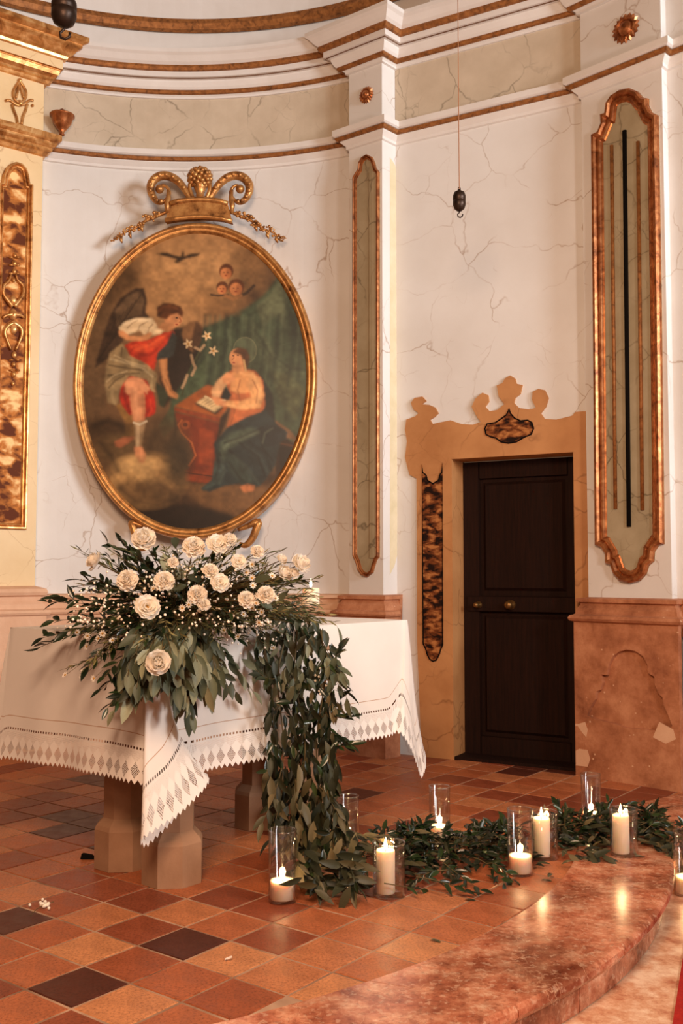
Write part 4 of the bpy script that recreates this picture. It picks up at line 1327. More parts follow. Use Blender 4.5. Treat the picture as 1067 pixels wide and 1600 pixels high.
# far side, left corner, left side, front corner, right side, right corner
side_stations(RB, RL, nT, 0, 1, 24, .4)
st(RL, RL + Vector((-.10, .10)), .66); st(RL, RL + Vector((-.17, .0)), .74, .7); st(RL, RL + Vector((-.05, -.05)), .60)
side_stations(RL, RF, nL, .03, .97, 20, 1.1)
st(RF + nL * .004, RF + A1 * .02 + nL * .03, .525, 1)
st(RF + nR * .003, RF + A1 * .12 + nR * .020, .56)
st(RF + nR * .004, RF + A1 * .205 + nR * .036, .60)
st(RF + nR * .005, RF + A1 * .10 + nR * .045 + nL * .02, .675)
st(RF + (nR + nL) * .005, RF + nR * .05 + nL * .035, .735, .72)
st(RF + (nR + nL) * .006, RF + nR * .06 + nL * .075, .705)
st(RF + (nR + nL) * .007, RF + nR * .085 + nL * .055, .68)
st(RF + nR * .007, RF + nR * .100 + A1 * .08, .63)
st(RF + nR * .007, RF + nR * .090 + A1 * .19, .575)
st(RF + nR * .006, RF + nR * .075 + A1 * .245, .545)
st(RF + nR * .005, RF + nR * .052 + A1 * .255, .53, .9)
st(RF + nR * .004, RF + nR * .030 + A1 * .20, .52, 1)
st(RF + nR * .003 + A1 * .05, RF + nR * .024 + A1 * .18, .52, 1)
side_stations(RF, RR, nR, .135, .89, 34, 2.0)
for a_, n_, d_ in ((-.165, .050, .505), (-.15, .088, .52), (-.10, .104, .60), (-.060, .108, .69), (-.030, .104, .742), (.03, .09, .70), (.08, .055, .655), (.10, .0, .58)):
    st(RR + nR * .005 - A1 * (.02 if a_ < -.14 else 0), RR + A1 * a_ + nR * n_, d_)
side_stations(RR, RB, nB, .05, .97, 20, 2.7)
st(RB, RB + (nB + nT) * .06, .70)
ST_.append(ST_[0])
# resample so the hem has a tooth every 25 mm
bots = [Vector((b.x, b.y, AZ - d)) for a, b, d, f in ST_]
cum = [0.0]
for p, q in zip(bots[:-1], bots[1:]): cum.append(cum[-1] + (q - p).length)
NC = int(cum[-1] / .0125) // 2 * 2
cols = []
j = 0
for k in range(NC + 1):
    s = cum[-1] * k / NC
    while j < len(cum) - 2 and cum[j + 1] < s: j += 1
    f_ = (s - cum[j]) / max(1e-9, cum[j + 1] - cum[j])
    a, b = ST_[j], ST_[j + 1]
    g = f_
    cols.append((a[0].lerp(b[0], g), a[1].lerp(b[1], g), a[2] + (b[2] - a[2]) * g, a[3] + (b[3] - a[3]) * g, s, k % 2))
# smooth the stations a little so folds are rounded
for _ in range(3):
    nc = list(cols)
    for k in range(1, len(cols) - 1):
        nc[k] = (cols[k][0], cols[k - 1][1] * .25 + cols[k][1] * .5 + cols[k + 1][1] * .25, cols[k - 1][2] * .25 + cols[k][2] * .5 + cols[k + 1][2] * .25) + cols[k][3:]
    cols = nc
CL = tag(empty('tablecloth', AT(AL / 2, AW / 2, AZ)), 'white linen altar cloth with lace hem draped over the altar', 'tablecloth')
CLZ = AZ + .004
LACE = .112


def cloth_pt(c, fr):
    top, bot, d, f, s, tooth = c
    p = top.lerp(bot, fr ** 1.0 * (1 - .25 * math.sin(math.pi * fr)))
    z = CLZ - d * fr
    if fr < .06:
        q = fr / .06
        z = CLZ - d * (.06 * q * q)
    return Vector((p.x, p.y, z))


def cloth_mesh(name, fr_of, rows, mat, tooth=False):
    vs, uv = [], []
    for c in cols:
        for r in range(rows + 1):
            fr = fr_of(c, r / rows)
            p = cloth_pt(c, fr)
            vv_ = c[2] * (1 - fr) * c[3]
            if tooth and r == rows:
                p.z += .013 if c[5] else -.003
                vv_ = .013 if c[5] else 0
            vs.append(p); uv.append((c[4], vv_))
    R = rows + 1
    fs = [(k * R + r, k * R + r + 1, (k + 1) * R + r + 1, (k + 1) * R + r) for k in range(len(cols) - 1) for r in range(rows)]
    o = obj(name, vs, fs, mat, CL, True)
    ul = o.data.uv_layers.new(name='UVMap')
    li = np.zeros(len(o.data.loops), int); o.data.loops.foreach_get('vertex_index', li)
    ul.data.foreach_set('uv', np.array(uv, np.float32)[li].ravel())
    return local(o, CL)


lace_fr = lambda c: 1 - LACE / (c[2] * c[3])
cloth_mesh('linen_skirt', lambda c, q: lace_fr(c) * q, 16, M['linen'])
cloth_mesh('lace_border', lambda c, q: lace_fr(c) + (1 - lace_fr(c)) * q, 5, M['lace'], True)
m = MB()
g0 = .004
m.add([AT(a, b, CLZ) for a, b in ((-g0, -g0), (AL + g0, -g0), (AL + g0, AW + g0), (-g0, AW + g0))], [(0, 1, 2, 3)])
o = local(m.build('linen_top', M['linen'], CL), CL)
ul = o.data.uv_layers.new(name='UVMap')
for l_ in ul.data: l_.uv = (.3, .45)
# ------------------------------------------------------------------ leaves
def leaf_mat(name, c0, c1, c2, rough, spec, trans=.12):
    t = NT(name)
    oi = t.n('ShaderNodeObjectInfo'); gi = t.n('ShaderNodeNewGeometry')
    r = t.math('FRACT', t.math('ADD', oi.outputs['Random'], gi.outputs['Random Per Island']))
    c = t.ramp(r, [(0, c0), (.55, c1), (1, c2)])
    c = t.mix(.35, c, t.ramp(t.noise(t.coord('Object'), 40, 2), [(.3, (.6, .6, .6, 1)), (.7, (1.2, 1.2, 1.2, 1))]), 'MULTIPLY')
    t.color(c).set(rough, 0, spec)
    return t.m


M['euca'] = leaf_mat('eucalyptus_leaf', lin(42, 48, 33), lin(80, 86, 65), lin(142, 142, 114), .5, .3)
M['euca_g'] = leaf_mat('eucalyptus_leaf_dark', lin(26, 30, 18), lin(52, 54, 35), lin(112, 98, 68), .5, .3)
M['ruscus'] = leaf_mat('ruscus_leaf', lin(14, 24, 11), lin(24, 38, 17), lin(44, 60, 28), .28, .5)
M['fine'] = leaf_mat('rosemary_leaf', lin(38, 46, 24), lin(78, 80, 46), lin(142, 130, 84), .5, .3)
M['stem'] = mottled('brown_green_stem', [lin(74, 58, 34), lin(104, 88, 52)], 20, .7, bump=0)


def leaf_geo(ratio, fold, curl, seg=4, tipw=.0):
    vs, fs = [], []
    for i in range(seg + 1):
        s = i / seg
        w = ratio / 2 * (math.sin(math.pi * min(1, s * .93 + .05)) ** .8) * (1.12 - .35 * s)
        if i == 0: w = ratio * .05
        if i == seg: w = ratio * .015
        z = -curl * s * s
        vs += [(-w, s, z + fold * w), (0, s, z), (w, s, z + fold * w)]
    for i in range(seg):
        a = i * 3
        fs += [(a, a + 1, a + 4, a + 3), (a + 1, a + 2, a + 5, a + 4)]
    return vs, fs


KINDS = {'euca': (leaf_geo(.42, .35, .14), 'euca'), 'euca_g': (leaf_geo(.33, .35, .22), 'euca_g'), 'ruscus': (leaf_geo(.37, .4, .12), 'ruscus'), 'fine': (leaf_geo(.17, .2, .08, 3), 'fine')}
LME = {}
for k_, ((vs, fs), mt) in KINDS.items():
    me = bpy.data.meshes.new(k_ + '_leaf')
    me.from_pydata(vs, [], fs); me.materials.append(M[mt])
    me.polygons.foreach_set('use_smooth', [True] * len(fs))
    LME[k_] = me
LNAME = {'euca': 'leaf', 'euca_g': 'leaf', 'ruscus': 'leaf', 'fine': 'leaf'}


def leaf_matrix(p, d, nrm, size):
    y = Vector(d).normalized()
    z = Vector(nrm) - y * Vector(nrm).dot(y)
    if z.length < 1e-3: z = y.orthogonal()
    z.normalize()
    x = y.cross(z)
    return Matrix(((x.x * size, y.x * size, z.x * size, p[0]), (x.y * size, y.y * size, z.y * size, p[1]), (x.z * size, y.z * size, z.z * size, p[2]), (0, 0, 0, 1)))


LR = random.Random(21)
LOWC, PILC = 'low candles in tall glasses', 'pillar candles in wide glasses'
TALL, WIDE = 'tall glass cylinders', 'wide glass cylinders'
CANDLES = (
    (441, 1408, 0, .043, .062, .049, .245, 'low wide candle in the glass left of the garland foot', 'tall glass cylinder standing left of the garland foot', LOWC, TALL),
    (602.5, 1399, 0, .0335, .150, .058, .185, 'pillar candle right of the garland foot', 'wide glass cylinder right of the garland foot', PILC, WIDE),
    (544, 1335, 0, .040, .060, .044, .235, 'low candle hidden behind the cascading leaves', 'tall glass cylinder behind the cascading leaves', LOWC, TALL),
    (687, 1316, 0, .040, .060, .045, .235, 'low candle glowing behind the dark floor garland', 'tall glass cylinder behind the dark floor garland', LOWC, TALL),
    (813, 1366, 0, .043, .062, .048, .245, 'low wide candle on the tiles beside the marble step', 'tall glass cylinder on the tiles beside the marble step', LOWC, TALL),
    (846.5, 1341, 0, .0335, .150, .053, .185, 'pillar candle behind the low candle near the marble step', 'wide glass cylinder just behind the low candle near the step', PILC, WIDE),
    (924, 1294, 0, .038, .060, .044, .24, 'low candle in the far glass in front of the stone plinth', 'tall glass cylinder nearest the stone plinth', LOWC, TALL),
    (970.5, 1336, .004, .0335, .150, .055, .185, 'pillar candle standing on the marble step', 'wide glass cylinder standing on the marble step', PILC, WIDE),
    (1073, 1398, -.13, .043, .062, .049, .245, 'low candle on the lower floor cut by the right edge', 'tall glass cylinder on the lower floor at the right edge', LOWC, TALL))
VASES = [(onz(q[0], q[1], q[2]).x + (.012 if q[5] > .052 else 0), onz(q[0], q[1], q[2]).y, q[5] + .004, q[2] + q[6]) for q in CANDLES]


def rv(s=1.0): return Vector((LR.gauss(0, s), LR.gauss(0, s), LR.gauss(0, s)))


class Greens:
    def __init__(self, root):
        self.root, self.leaves, self.stems = root, [], []

    def leaf(self, kind, p, d, nrm, size):
        self.leaves.append((kind, leaf_matrix(p, d, nrm, size), size, Vector(p)))

    def sprig(self, a, b, kind, n, size, arch=.06, spread=.9, jit=.25, start=.25, thick=.0022):
        a, b = Vector(a), Vector(b)
        c = (a + b) / 2 + Vector((0, 0, arch)) + rv(.02)
        q = [(a * (1 - s) ** 2 + c * (2 * s * (1 - s)) + b * s * s) for s in [i / 8 for i in range(9)]]
        self.stems.append((q, thick))
        side = LR.choice((-1, 1))
        for i in range(n):
            s = start + (1 - start) * (i + .5) / n
            p = a * (1 - s) ** 2 + c * (2 * s * (1 - s)) + b * s * s
            T = ((c - a) * (1 - s) + (b - c) * s).normalized()
            S = T.cross(Vector((0, -.4, 1))); 
            if S.length < .1: S = T.cross(Vector((1, 0, 0)))
            S = (S.normalized() + rv(.35)).normalized()
            side = -side
            sp = spread * (.35 if i == n - 1 else 1)
            d = (T + S * side * sp + rv(jit)).normalized()
            nr = (Vector((0, -.5, .8)) + rv(.5))
            self.leaf(kind, p, d, nr, size * LR.uniform(.7, 1.2))

    def finish(self, n_obj=296):
        self.stems.sort(key=lambda s_: Vector(s_[0][-1]).y)
        more = MB()
        for i, (q, th) in enumerate(self.stems):
            m = MB() if i < 280 else more
            m.tube(q, [th * (1 - .6 * k / len(q)) for k in range(len(q))], 4, False)
            if m is not more: local(m.build('stem', M['stem'], self.root), self.root)
        if more.v:
            o = local(more.build('stem_mass', M['stem'], self.root), self.root); o['kind'] = 'stuff'
        self.leaves = [L for L in self.leaves if not any(math.hypot((L[1] @ Vector((0, f_, 0))).x - v_[0], (L[1] @ Vector((0, f_, 0))).y - v_[1]) < v_[2] and L[3].z < v_[3] for v_ in VASES for f_ in (0, .5, 1))]
        inv = Matrix.Translation(-Vector(self.root.location))
        order = sorted(self.leaves, key=lambda L: -(L[2] / max(.5, L[3].y)) - (.02 * (L[3].y < 4)))
        # the largest and nearest leaves are objects, the rest one mass
        order = sorted(self.leaves, key=lambda L: L[3].y - 9 * L[2])
        for kind, mt, s, p in order[:n_obj]:
            o = objme(LNAME[kind], LME[kind], self.root, inv @ mt)
        rest = {}
        for kind, mt, s, p in order[n_obj:]: rest.setdefault(kind, []).append(mt)
        for kind, ms in rest.items():
            vs, fs = KINDS[kind][0]
            V = np.c_[np.array(vs), np.ones(len(vs))]
            A = np.array([np.array(x) for x in ms])
            W = np.einsum('nij,vj->nvi', A, V)[..., :3].reshape(-1, 3)
            F = (np.array(fs)[None] + (np.arange(len(ms)) * len(vs))[:, None, None]).reshape(-1, 4)
            o = obj('leaf_mass', W.tolist(), F.tolist(), M[KINDS[kind][1]], self.root, True)
            o['kind'] = 'stuff'
            local(o, self.root)


def cloth_entry(px, py):
    """distance factor along the ray at which it meets the hanging cloth of the altar"""
    d = ray(px, py)
    best = 0
    for nrm in (nR, nL):
        den = nrm.x * d.x + nrm.y * d.y
        if den < 0: best = max(best, (nrm.dot(AF) + .06) / den)
    return d, best


def pip(pt, poly_): return inside(pt, poly_)


def rand_in(poly_):
    xs = [p[0] for p in poly_]; ys = [p[1] for p in poly_]
    while True:
        p = (LR.uniform(min(xs), max(xs)), LR.uniform(min(ys), max(ys)))
        if inside(p, poly_): return p


def tip3(px, py, spread=(.03, .2), up=(3.45, 4.0)):
    d, t_ = cloth_entry(px, py)
    P = EYEV + d * t_
    if P.z < AZ + .02 and t_ > 0:
        return P - d * LR.uniform(*spread)
    return ony(px, py, LR.uniform(*up))


# ------------------------------------------------------------------ blooms
M['petal'] = mottled('white_petal', [lin(254, 250, 242), lin(250, 242, 230)], 60, .6, bump=0, spec=.2)
M['petal_ivory'] = mottled('ivory_petal', [lin(254, 248, 238), lin(250, 240, 226)], 60, .6, bump=0, spec=.2)
M['eye'] = mottled('ochre_flower_eye', [lin(150, 104, 40), lin(196, 150, 66)], 80, .7, bump=0)
for pm in ('petal', 'petal_ivory'):
    nt = M[pm].node_tree
    pb = nt.nodes['Principled BSDF']
    tl = nt.nodes.new('ShaderNodeBsdfTranslucent'); mxs = nt.nodes.new('ShaderNodeMixShader')
    mxs.inputs[0].default_value = .42
    src = pb.inputs['Base Color'].links[0].from_socket
    nt.links.new(src, tl.inputs['Color'])
    nt.links.new(pb.outputs[0], mxs.inputs[1]); nt.links.new(tl.outputs[0], mxs.inputs[2])
    nt.links.new(mxs.outputs[0], nt.nodes['Material Output'].inputs['Surface'])
M['bud'] = NT('white_bud').color(lin(244, 232, 214)).set(.7).m


def petal_geo(w, l, cup, n=4, mseg=3, ruff=0, seed=0):
    r_ = random.Random(seed)
    vs, fs = [], []
    for i in range(n + 1):
        s = i / n
        ww = w * math.sin(math.pi * (.12 + .72 * s)) ** .8
        for j_ in range(mseg + 1):
            u = -1 + 2 * j_ / mseg
            y = l * s
            z = cup * s * s * l + .25 * w * u * u + (r_.uniform(-ruff, ruff) if i == n else 0)
            vs.append(Vector((u * ww / 2, y, z)))
    for i in range(n):
        for j_ in range(mseg):
            a = i * (mseg + 1) + j_
            fs.append((a, a + 1, a + mseg + 2, a + mseg + 1))
    return vs, fs


def bloom_mesh(name, rings, mat, ruff=0):
    """rings: (count, petal width, length, opening angle from the axis in degrees, cup); radius about 1, axis +z"""
    m = MB()
    sd = 0
    for cnt, w, l, ang_, cup in rings:
        off = sd * .7
        for k in range(cnt):
            sd += 1
            vs, fs = petal_geo(w, l, cup, ruff=ruff, seed=sd)
            rot = Matrix.Rotation(off + 2 * math.pi * k / cnt + .15 * math.sin(sd * 3.1), 3, 'Z') @ Matrix.Rotation(math.radians(90 - ang_ + 4 * math.sin(sd * 1.7)), 3, 'X')
            m.add([rot @ (p + Vector((0, .05, 0))) for p in vs], fs)
    me = bpy.data.meshes.new(name)
    me.from_pydata([tuple(p) for p in m.v], [], m.f)
    me.materials.append(mat)
    me.polygons.foreach_set('use_smooth', [True] * len(m.f))
    return me


RAN = bloom_mesh('ranunculus', [(8, 1.1, 1.0, 88, .25), (8, 1.05, .98, 72, .45), (8, .95, .92, 58, .6), (7, .85, .82, 46, .7), (7, .7, .72, 34, .8), (6, .55, .62, 24, .8), (5, .4, .54, 14, .7), (3, .3, .5, 6, .6)], M['petal'])
OPEN = bloom_mesh('open_bloom', [(8, 1.05, 1.02, 88, .15), (8, .95, .95, 74, .35), (7, .8, .80, 62, .5), (6, .62, .62, 50, .6)], M['petal'])
CARN = bloom_mesh('carnation', [(11, .75, 1.0, 88, .1), (11, .7, .98, 72, .15), (10, .65, .95, 58, .2), (10, .6, .92, 44, .2), (8, .55, .88, 30, .25), (7, .5, .85, 18, .2), (4, .45, .82, 7, .2)], M['petal_ivory'], .10)
DAISY = bloom_mesh('daisy', [(9, .42, 1.0, 82, .1)], M['petal'])
mm = MB(); mm.blob((0, 0, .12), (.2, .2, .16), 8, 6)
EYE_ME = bpy.data.meshes.new('flower_eye'); EYE_ME.from_pydata([tuple(p) for p in mm.v], [], mm.f); EYE_ME.materials.append(M['eye'])
mm = MB(); mm.blob((0, 0, .1), (.36, .36, .28), 8, 6)
DEYE_ME = bpy.data.meshes.new('daisy_eye'); DEYE_ME.from_pydata([tuple(p) for p in mm.v], [], mm.f); DEYE_ME.materials.append(M['eye'])
mm = MB(); mm.blob((0, 0, 0), 1.0, 6, 5)
BUD_ME = bpy.data.meshes.new('bud'); BUD_ME.from_pydata([tuple(p) for p in mm.v], [], mm.f); BUD_ME.materials.append(M['bud'])


def place(me, root, p, axis, r, name, eye=None):
    z = Vector(axis).normalized()
    mt = Vector((0, 0, 1)).rotation_difference(z).to_matrix().to_4x4() @ Matrix.Rotation(LR.uniform(0, 6.28), 4, 'Z')
    mt = Matrix.Translation(Vector(p) - Vector(root.location)) @ mt @ Matrix.Scale(r, 4)
    o = objme(name, me, root, mt)
    if eye: objme('flower_centre', eye, o)
    return o


FC = Vector((-.62, 3.84, .97))                      # where the stems gather on the altar
ARR = tag(empty('flower_arrangement', (FC.x, FC.y, AZ + .004)), 'large white ranunculus and foliage arrangement on the front corner of the altar', 'flower arrangement')
G = Greens(ARR)
# shallow bowl that holds the stems
m = MB(); m.lathe((FC.x, FC.y, AZ + .006), [(.09, 0), (.12, .01), (.15, .05), (.16, .075), (.15, .075), (.13, .03)], 20, cap0=True)
local(m.build('bowl', M['altar_stone'], ARR, True), ARR)
UPPER = [(112, 960), (108, 905), (150, 868), (215, 842), (300, 850), (385, 850), (440, 868), (478, 905), (512, 965), (470, 1000), (400, 1005), (300, 1010), (200, 1010), (130, 1010)]
for k in range(185):
    px, py = rand_in(UPPER)
    b = tip3(px, py, (.03, .25), (3.42, 4.02))
    kind = 'ruscus' if px < 250 and LR.random() < .4 or LR.random() < .28 else 'fine'
    if kind == 'fine': G.sprig(FC + rv(.03), b, 'fine', 24, .036, .06, .8, .25, .3)
    else: G.sprig(FC + rv(.03), b, 'ruscus', 13, .046, .05, .8, .3, .25)
RIGHT = [(395, 868), (470, 880), (522, 962), (505, 985), (420, 990)]
for k in range(42):
    px, py = rand_in(RIGHT)
    G.sprig(FC + Vector((.1, 0, 0)) + rv(.03), ony(px, py, LR.uniform(3.6, 4.05)), 'fine', 22, .038, .04, .7, .22, .4)
# tufts that make the outline
for (px, py, kind) in ((62, 998, 'ruscus'), (60, 1012, 'ruscus'), (70, 940, 'ruscus'), (82, 935, 'ruscus'), (80, 970, 'ruscus'), (120, 905, 'ruscus'), (135, 898, 'ruscus'), (122, 858, 'fine'), (128, 865, 'fine'), (165, 848, 'ruscus'), (190, 845, 'ruscus'), (150, 865, 'fine'), (345, 838, 'fine'), (362, 834, 'fine'), (375, 842, 'fine'), (430, 862, 'fine'), (445, 858, 'fine'), (500, 903, 'fine'), (492, 908, 'fine'), (505, 945, 'fine'), (525, 972, 'fine'), (515, 960, 'fine'), (470, 960, 'fine'), (130, 1000, 'ruscus'), (110, 985, 'fine'), (135, 1045, 'ruscus'), (160, 1060, 'ruscus'), (165, 1110, 'ruscus'), (180, 1100, 'ruscus'), (155, 1080, 'ruscus'), (150, 1020, 'fine'), (140, 1035, 'fine'), (102, 1045, 'fine'), (132, 1045, 'fine')):
    b = tip3(px, py, (.10, .28), (3.5, 3.95))
    G.sprig(FC + rv(.03), b, kind, 13 if kind == 'ruscus' else 20, .058 if kind == 'ruscus' else .037, .05, .8, .2, .42)
# drooping eucalyptus over the corner
DROOP = [(165, 1100), (180, 1050), (215, 1000), (300, 985), (345, 1000), (352, 1060), (318, 1105), (300, 1132), (278, 1110), (245, 1080), (200, 1098)]
for k in range(52):
    px, py = rand_in(DROOP)
    b = tip3(px, py, (.05, .22))
    s0 = FC + Vector((LR.uniform(-.14, .10), -.12 + LR.uniform(-.05, .05), LR.uniform(-.02, .06)))
    if b.z > .88: b.z -= .06
    n0 = len(G.leaves)
    G.sprig(s0, b, 'euca', 8, .090, .06, .5, .25, .35, .003)
    for q in range(n0, len(G.leaves)):
        kd, mt, sz, p = G.leaves[q]
        d_ = mt.col[1].to_3d().normalized() + Vector((0, -.1, -.7))
        G.leaves[q] = (kd, leaf_matrix(p, d_, Vector((LR.gauss(0, .5), -1, .35)), sz), sz, p)
for (px, py) in ((330, 1095), (356, 1075), (372, 1088), (391, 1085), (400, 1088), (345, 1060), (300, 1125), (290, 1110), (216, 1100), (195, 1105), (175, 1118), (232, 1075)):
    b = tip3(px, py, (.06, .14))
    G.sprig(FC + Vector((.02, -.16, .0)), b, 'euca', 7, .062, .10, .6, .2, .45)
for k in range(12):
    px, py = LR.choice(((255, 860), (285, 838), (320, 905), (180, 930), (360, 925), (405, 915), (285, 905), (420, 945), (340, 965), (250, 985), (215, 985), (300, 970))); px += LR.uniform(-14, 14); py += LR.uniform(-10, 10)
    b = tip3(px, py, (.1, .2), (3.40, 3.7))
    G.leaf('euca', b, Vector((LR.uniform(-1, 1), -.3, LR.uniform(-.5, 1))), Vector((LR.uniform(-.4, .4), -1, .4)), .075)
# blooms: photograph pixel, radius in pixels, kind
BL = [(225, 846, 19, RAN), (153, 880, 15, RAN), (200, 908, 17, CARN), (256, 909, 16, CARN), (229, 950, 19, OPEN), (247, 1036, 19, RAN), (302, 857, 18, CARN), (338, 853, 17, OPEN), (358, 845, 11, RAN), (372, 879, 12, OPEN), (328, 894, 13, CARN), (342, 912, 15, OPEN), (308, 930, 15, CARN), (384, 938, 14, CARN), (415, 930, 14, CARN), (401, 863, 11, CARN), (438, 876, 9, RAN), (441, 898, 13, RAN), (457, 898, 9, RAN), (466, 884, 16, RAN), (270, 880, 9, CARN), (318, 945, 10, CARN)]
for px, py, r, me in BL:
    b = ony(px, py, 3.40 if 180 < px < 420 else 3.52)
    if py > 1000: b = tip3(px, py, (.26, .27))
    rad = r / FPX * b.y
    ax = (b - FC).normalized() * .7 + Vector((0, -1.0, .28)) + rv(.12)
    ax += Vector((.35, 0, .3))
    if px > 430: ax += Vector((.5, .3, .2))
    if px == 153: ax = Vector((-.9, -.5, .5))
    place(me, ARR, b, ax, rad, 'bloom', EYE_ME if me is OPEN else None)
    G.stems.append(([FC, (FC + b) / 2 + Vector((0, 0, .03)), b], .003))
DA = [(394, 882), (394, 903), (395, 915), (402, 931), (400, 943), (409, 957), (405, 973), (409, 982), (427, 1013), (394, 951), (102, 1055), (129, 1057), (147, 1060), (131, 1049), (137, 994), (154, 998), (176, 1001), (196, 1001), (136, 1010), (156, 1021), (430, 935), (380, 960), (295, 945), (285, 950), (350, 985), (372, 995), (298, 935), (240, 920), (160, 990), (120, 988), (425, 900), (385, 895)]
for px, py in DA:
    b = tip3(px, py, (.10, .2), (3.40, 3.5))
    place(DAISY, ARR, b, Vector((LR.gauss(0, .5), -1, .5 + LR.gauss(0, .3))), .0125, 'daisy', DEYE_ME)
    G.stems.append(([FC, (FC + b) / 2 + Vector((0, 0, .05)), b], .0012))
mm = MB()
BB = [(170, 950, 34), (250, 935, 26), (360, 985, 28), (190, 975, 34), (300, 960, 24), (420, 990, 22), (150, 930, 26), (230, 915, 30), (340, 950, 30), (400, 970, 24), (350, 900, 40), (280, 890, 40), (130, 970, 24)]
for cx, cy, s in BB:
    for k in range(26):
        px, py = LR.gauss(cx, s * .6), LR.gauss(cy, s * .5)
        b = tip3(px, py, (.08, .18), (3.40, 3.6))
        mm.blob(b, LR.uniform(.0028, .0055), 5, 4)
o = mm.build('baby_breath', M['bud'], ARR, True); o['kind'] = 'stuff'; local(o, ARR)
G.finish()

# ------------------------------------------------------------------ cascade from the altar to the floor
CAS = tag(empty('cascading_garland', (-.05, 3.85, 0)), 'eucalyptus and ruscus garland cascading down the altar side to the floor', 'garland')
G = Greens(CAS)
HANG = [(395, 1000), (420, 950), (460, 935), (495, 965), (515, 995), (530, 1030), (542, 1085), (520, 1120), (532, 1170), (528, 1230), (540, 1270), (574, 1330), (572, 1375), (540, 1392), (470, 1396), (452, 1330), (424, 1290), (414, 1220), (424, 1130), (412, 1060), (398, 1035)]


def hang_depth(py):
    pts = [(930, 4.10), (975, 4.10), (1010, 4.02), (1060, 3.97), (1150, 3.98), (1250, 3.88), (1320, 3.74), (1400, 3.58)]
    for (a, da), (b, db) in zip(pts[:-1], pts[1:]):
        if py <= b: return da + (db - da) * max(0, (py - a) / (b - a))
    return pts[-1][1]


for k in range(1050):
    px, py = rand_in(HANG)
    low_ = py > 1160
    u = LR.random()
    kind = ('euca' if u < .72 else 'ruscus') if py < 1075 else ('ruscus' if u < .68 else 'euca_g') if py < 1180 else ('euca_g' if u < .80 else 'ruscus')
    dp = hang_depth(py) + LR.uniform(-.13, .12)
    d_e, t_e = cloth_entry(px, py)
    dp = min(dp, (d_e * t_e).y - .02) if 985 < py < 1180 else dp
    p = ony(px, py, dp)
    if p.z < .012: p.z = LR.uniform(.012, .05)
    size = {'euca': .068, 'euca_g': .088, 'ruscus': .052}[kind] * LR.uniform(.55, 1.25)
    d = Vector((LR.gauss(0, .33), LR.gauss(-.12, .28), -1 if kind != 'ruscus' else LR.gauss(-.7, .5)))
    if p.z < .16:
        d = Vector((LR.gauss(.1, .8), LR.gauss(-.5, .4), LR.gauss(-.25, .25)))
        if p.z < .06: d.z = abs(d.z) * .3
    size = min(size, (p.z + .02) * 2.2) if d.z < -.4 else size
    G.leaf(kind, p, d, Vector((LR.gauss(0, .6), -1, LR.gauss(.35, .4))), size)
# loose sprigs that leave the outline
for (x0, y0, x1, y1, kind) in ((500, 1000, 530, 1075, 'euca'), (505, 1010, 552, 1110, 'euca'), (500, 1110, 548, 1122, 'ruscus'), (505, 1130, 545, 1165, 'ruscus'), (505, 1180, 550, 1162, 'ruscus'), (520, 1290, 596, 1312, 'euca_g'), (500, 1230, 530, 1280, 'euca_g'), (440, 1200, 408, 1290, 'euca_g'), (430, 1060, 395, 1040, 'euca'), (520, 1030, 532, 1010, 'euca'), (500, 995, 540, 1060, 'euca'), (440, 1240, 420, 1330, 'euca_g'), (455, 1280, 432, 1350, 'euca_g'), (490, 1330, 500, 1385, 'euca_g'), (530, 1330, 560, 1388, 'euca_g')):
    a, b = ony(x0, y0, hang_depth(y0) - .06), ony(x1, y1, hang_depth(y1) - .10)
    if b.z < .015: b.z = .02
    G.sprig(a, b, kind, 8, .055 if kind == 'ruscus' else .07, .01, .5, .2, .15)
for x0 in (440, 470, 500):
    pts = [ony(x0 + LR.uniform(-10, 10), y, hang_depth(y) - .03) for y in (985, 1060, 1150, 1250, 1340)]
    G.stems.append((spline(pts, 4), .004))
for k in range(14):
    p = ony(LR.gauss(500, 8), LR.gauss(1070, 14), 3.92)
    place(BUD_ME, CAS, p, (0, 0, 1), .005, 'bud')
G.finish()

# ------------------------------------------------------------------ ruscus garlands on the floor
def floor_garland(name, label, pxs, n, width, hgt, seed, euca_part=.18):
    LR.seed(seed)
    path = [onz(x, y, .0) for x, y in pxs]
    path = spline(path, 8)
    root = tag(empty(name, (path[len(path) // 2].x, path[len(path) // 2].y, 0)), label, 'garland', 'leaf garlands on the floor')
    g = Greens(root)
    m_ = len(path)
    for k in range(n):
        s = LR.random() * (m_ - 1)
        i = min(int(s), m_ - 2)
        c = path[i].lerp(path[i + 1], s - i)
        T = (path[i + 1] - path[i]).normalized()
        N = Vector((T.y, -T.x, 0))
        a = LR.gauss(0, .5) * width
        z = max(.012, hgt * LR.random() * max(.12, 1 - (a / width) ** 2 * .9))
        low_z = c.z if c.z < 0 else 0
        p = c + N * a + Vector((0, 0, z))
        kind = 'euca_g' if LR.random() < euca_part or abs(a) > width * .85 else 'ruscus'
        d = T * LR.gauss(.2, .7) + N * (LR.gauss(0, .5) + .6 * (1 if a > 0 else -1)) + Vector((0, 0, LR.gauss(.25, .35)))
        d.normalize()
        size = (.05 if kind == 'ruscus' else .066) * LR.uniform(.7, 1.25)
        if p.z + d.z * size < .006: d.z = abs(d.z) * .2
        g.leaf(kind, p, d, Vector((LR.gauss(0, .4), LR.gauss(-.4, .4), 1)), size)
    for k in range(5):
        q = [path[i] + Vector((LR.gauss(0, width * .3), LR.gauss(0, width * .3), LR.uniform(.02, hgt * .8))) for i in range(0, m_, 3)]
        g.stems.append((spline(q, 3), .003))
    return root, g


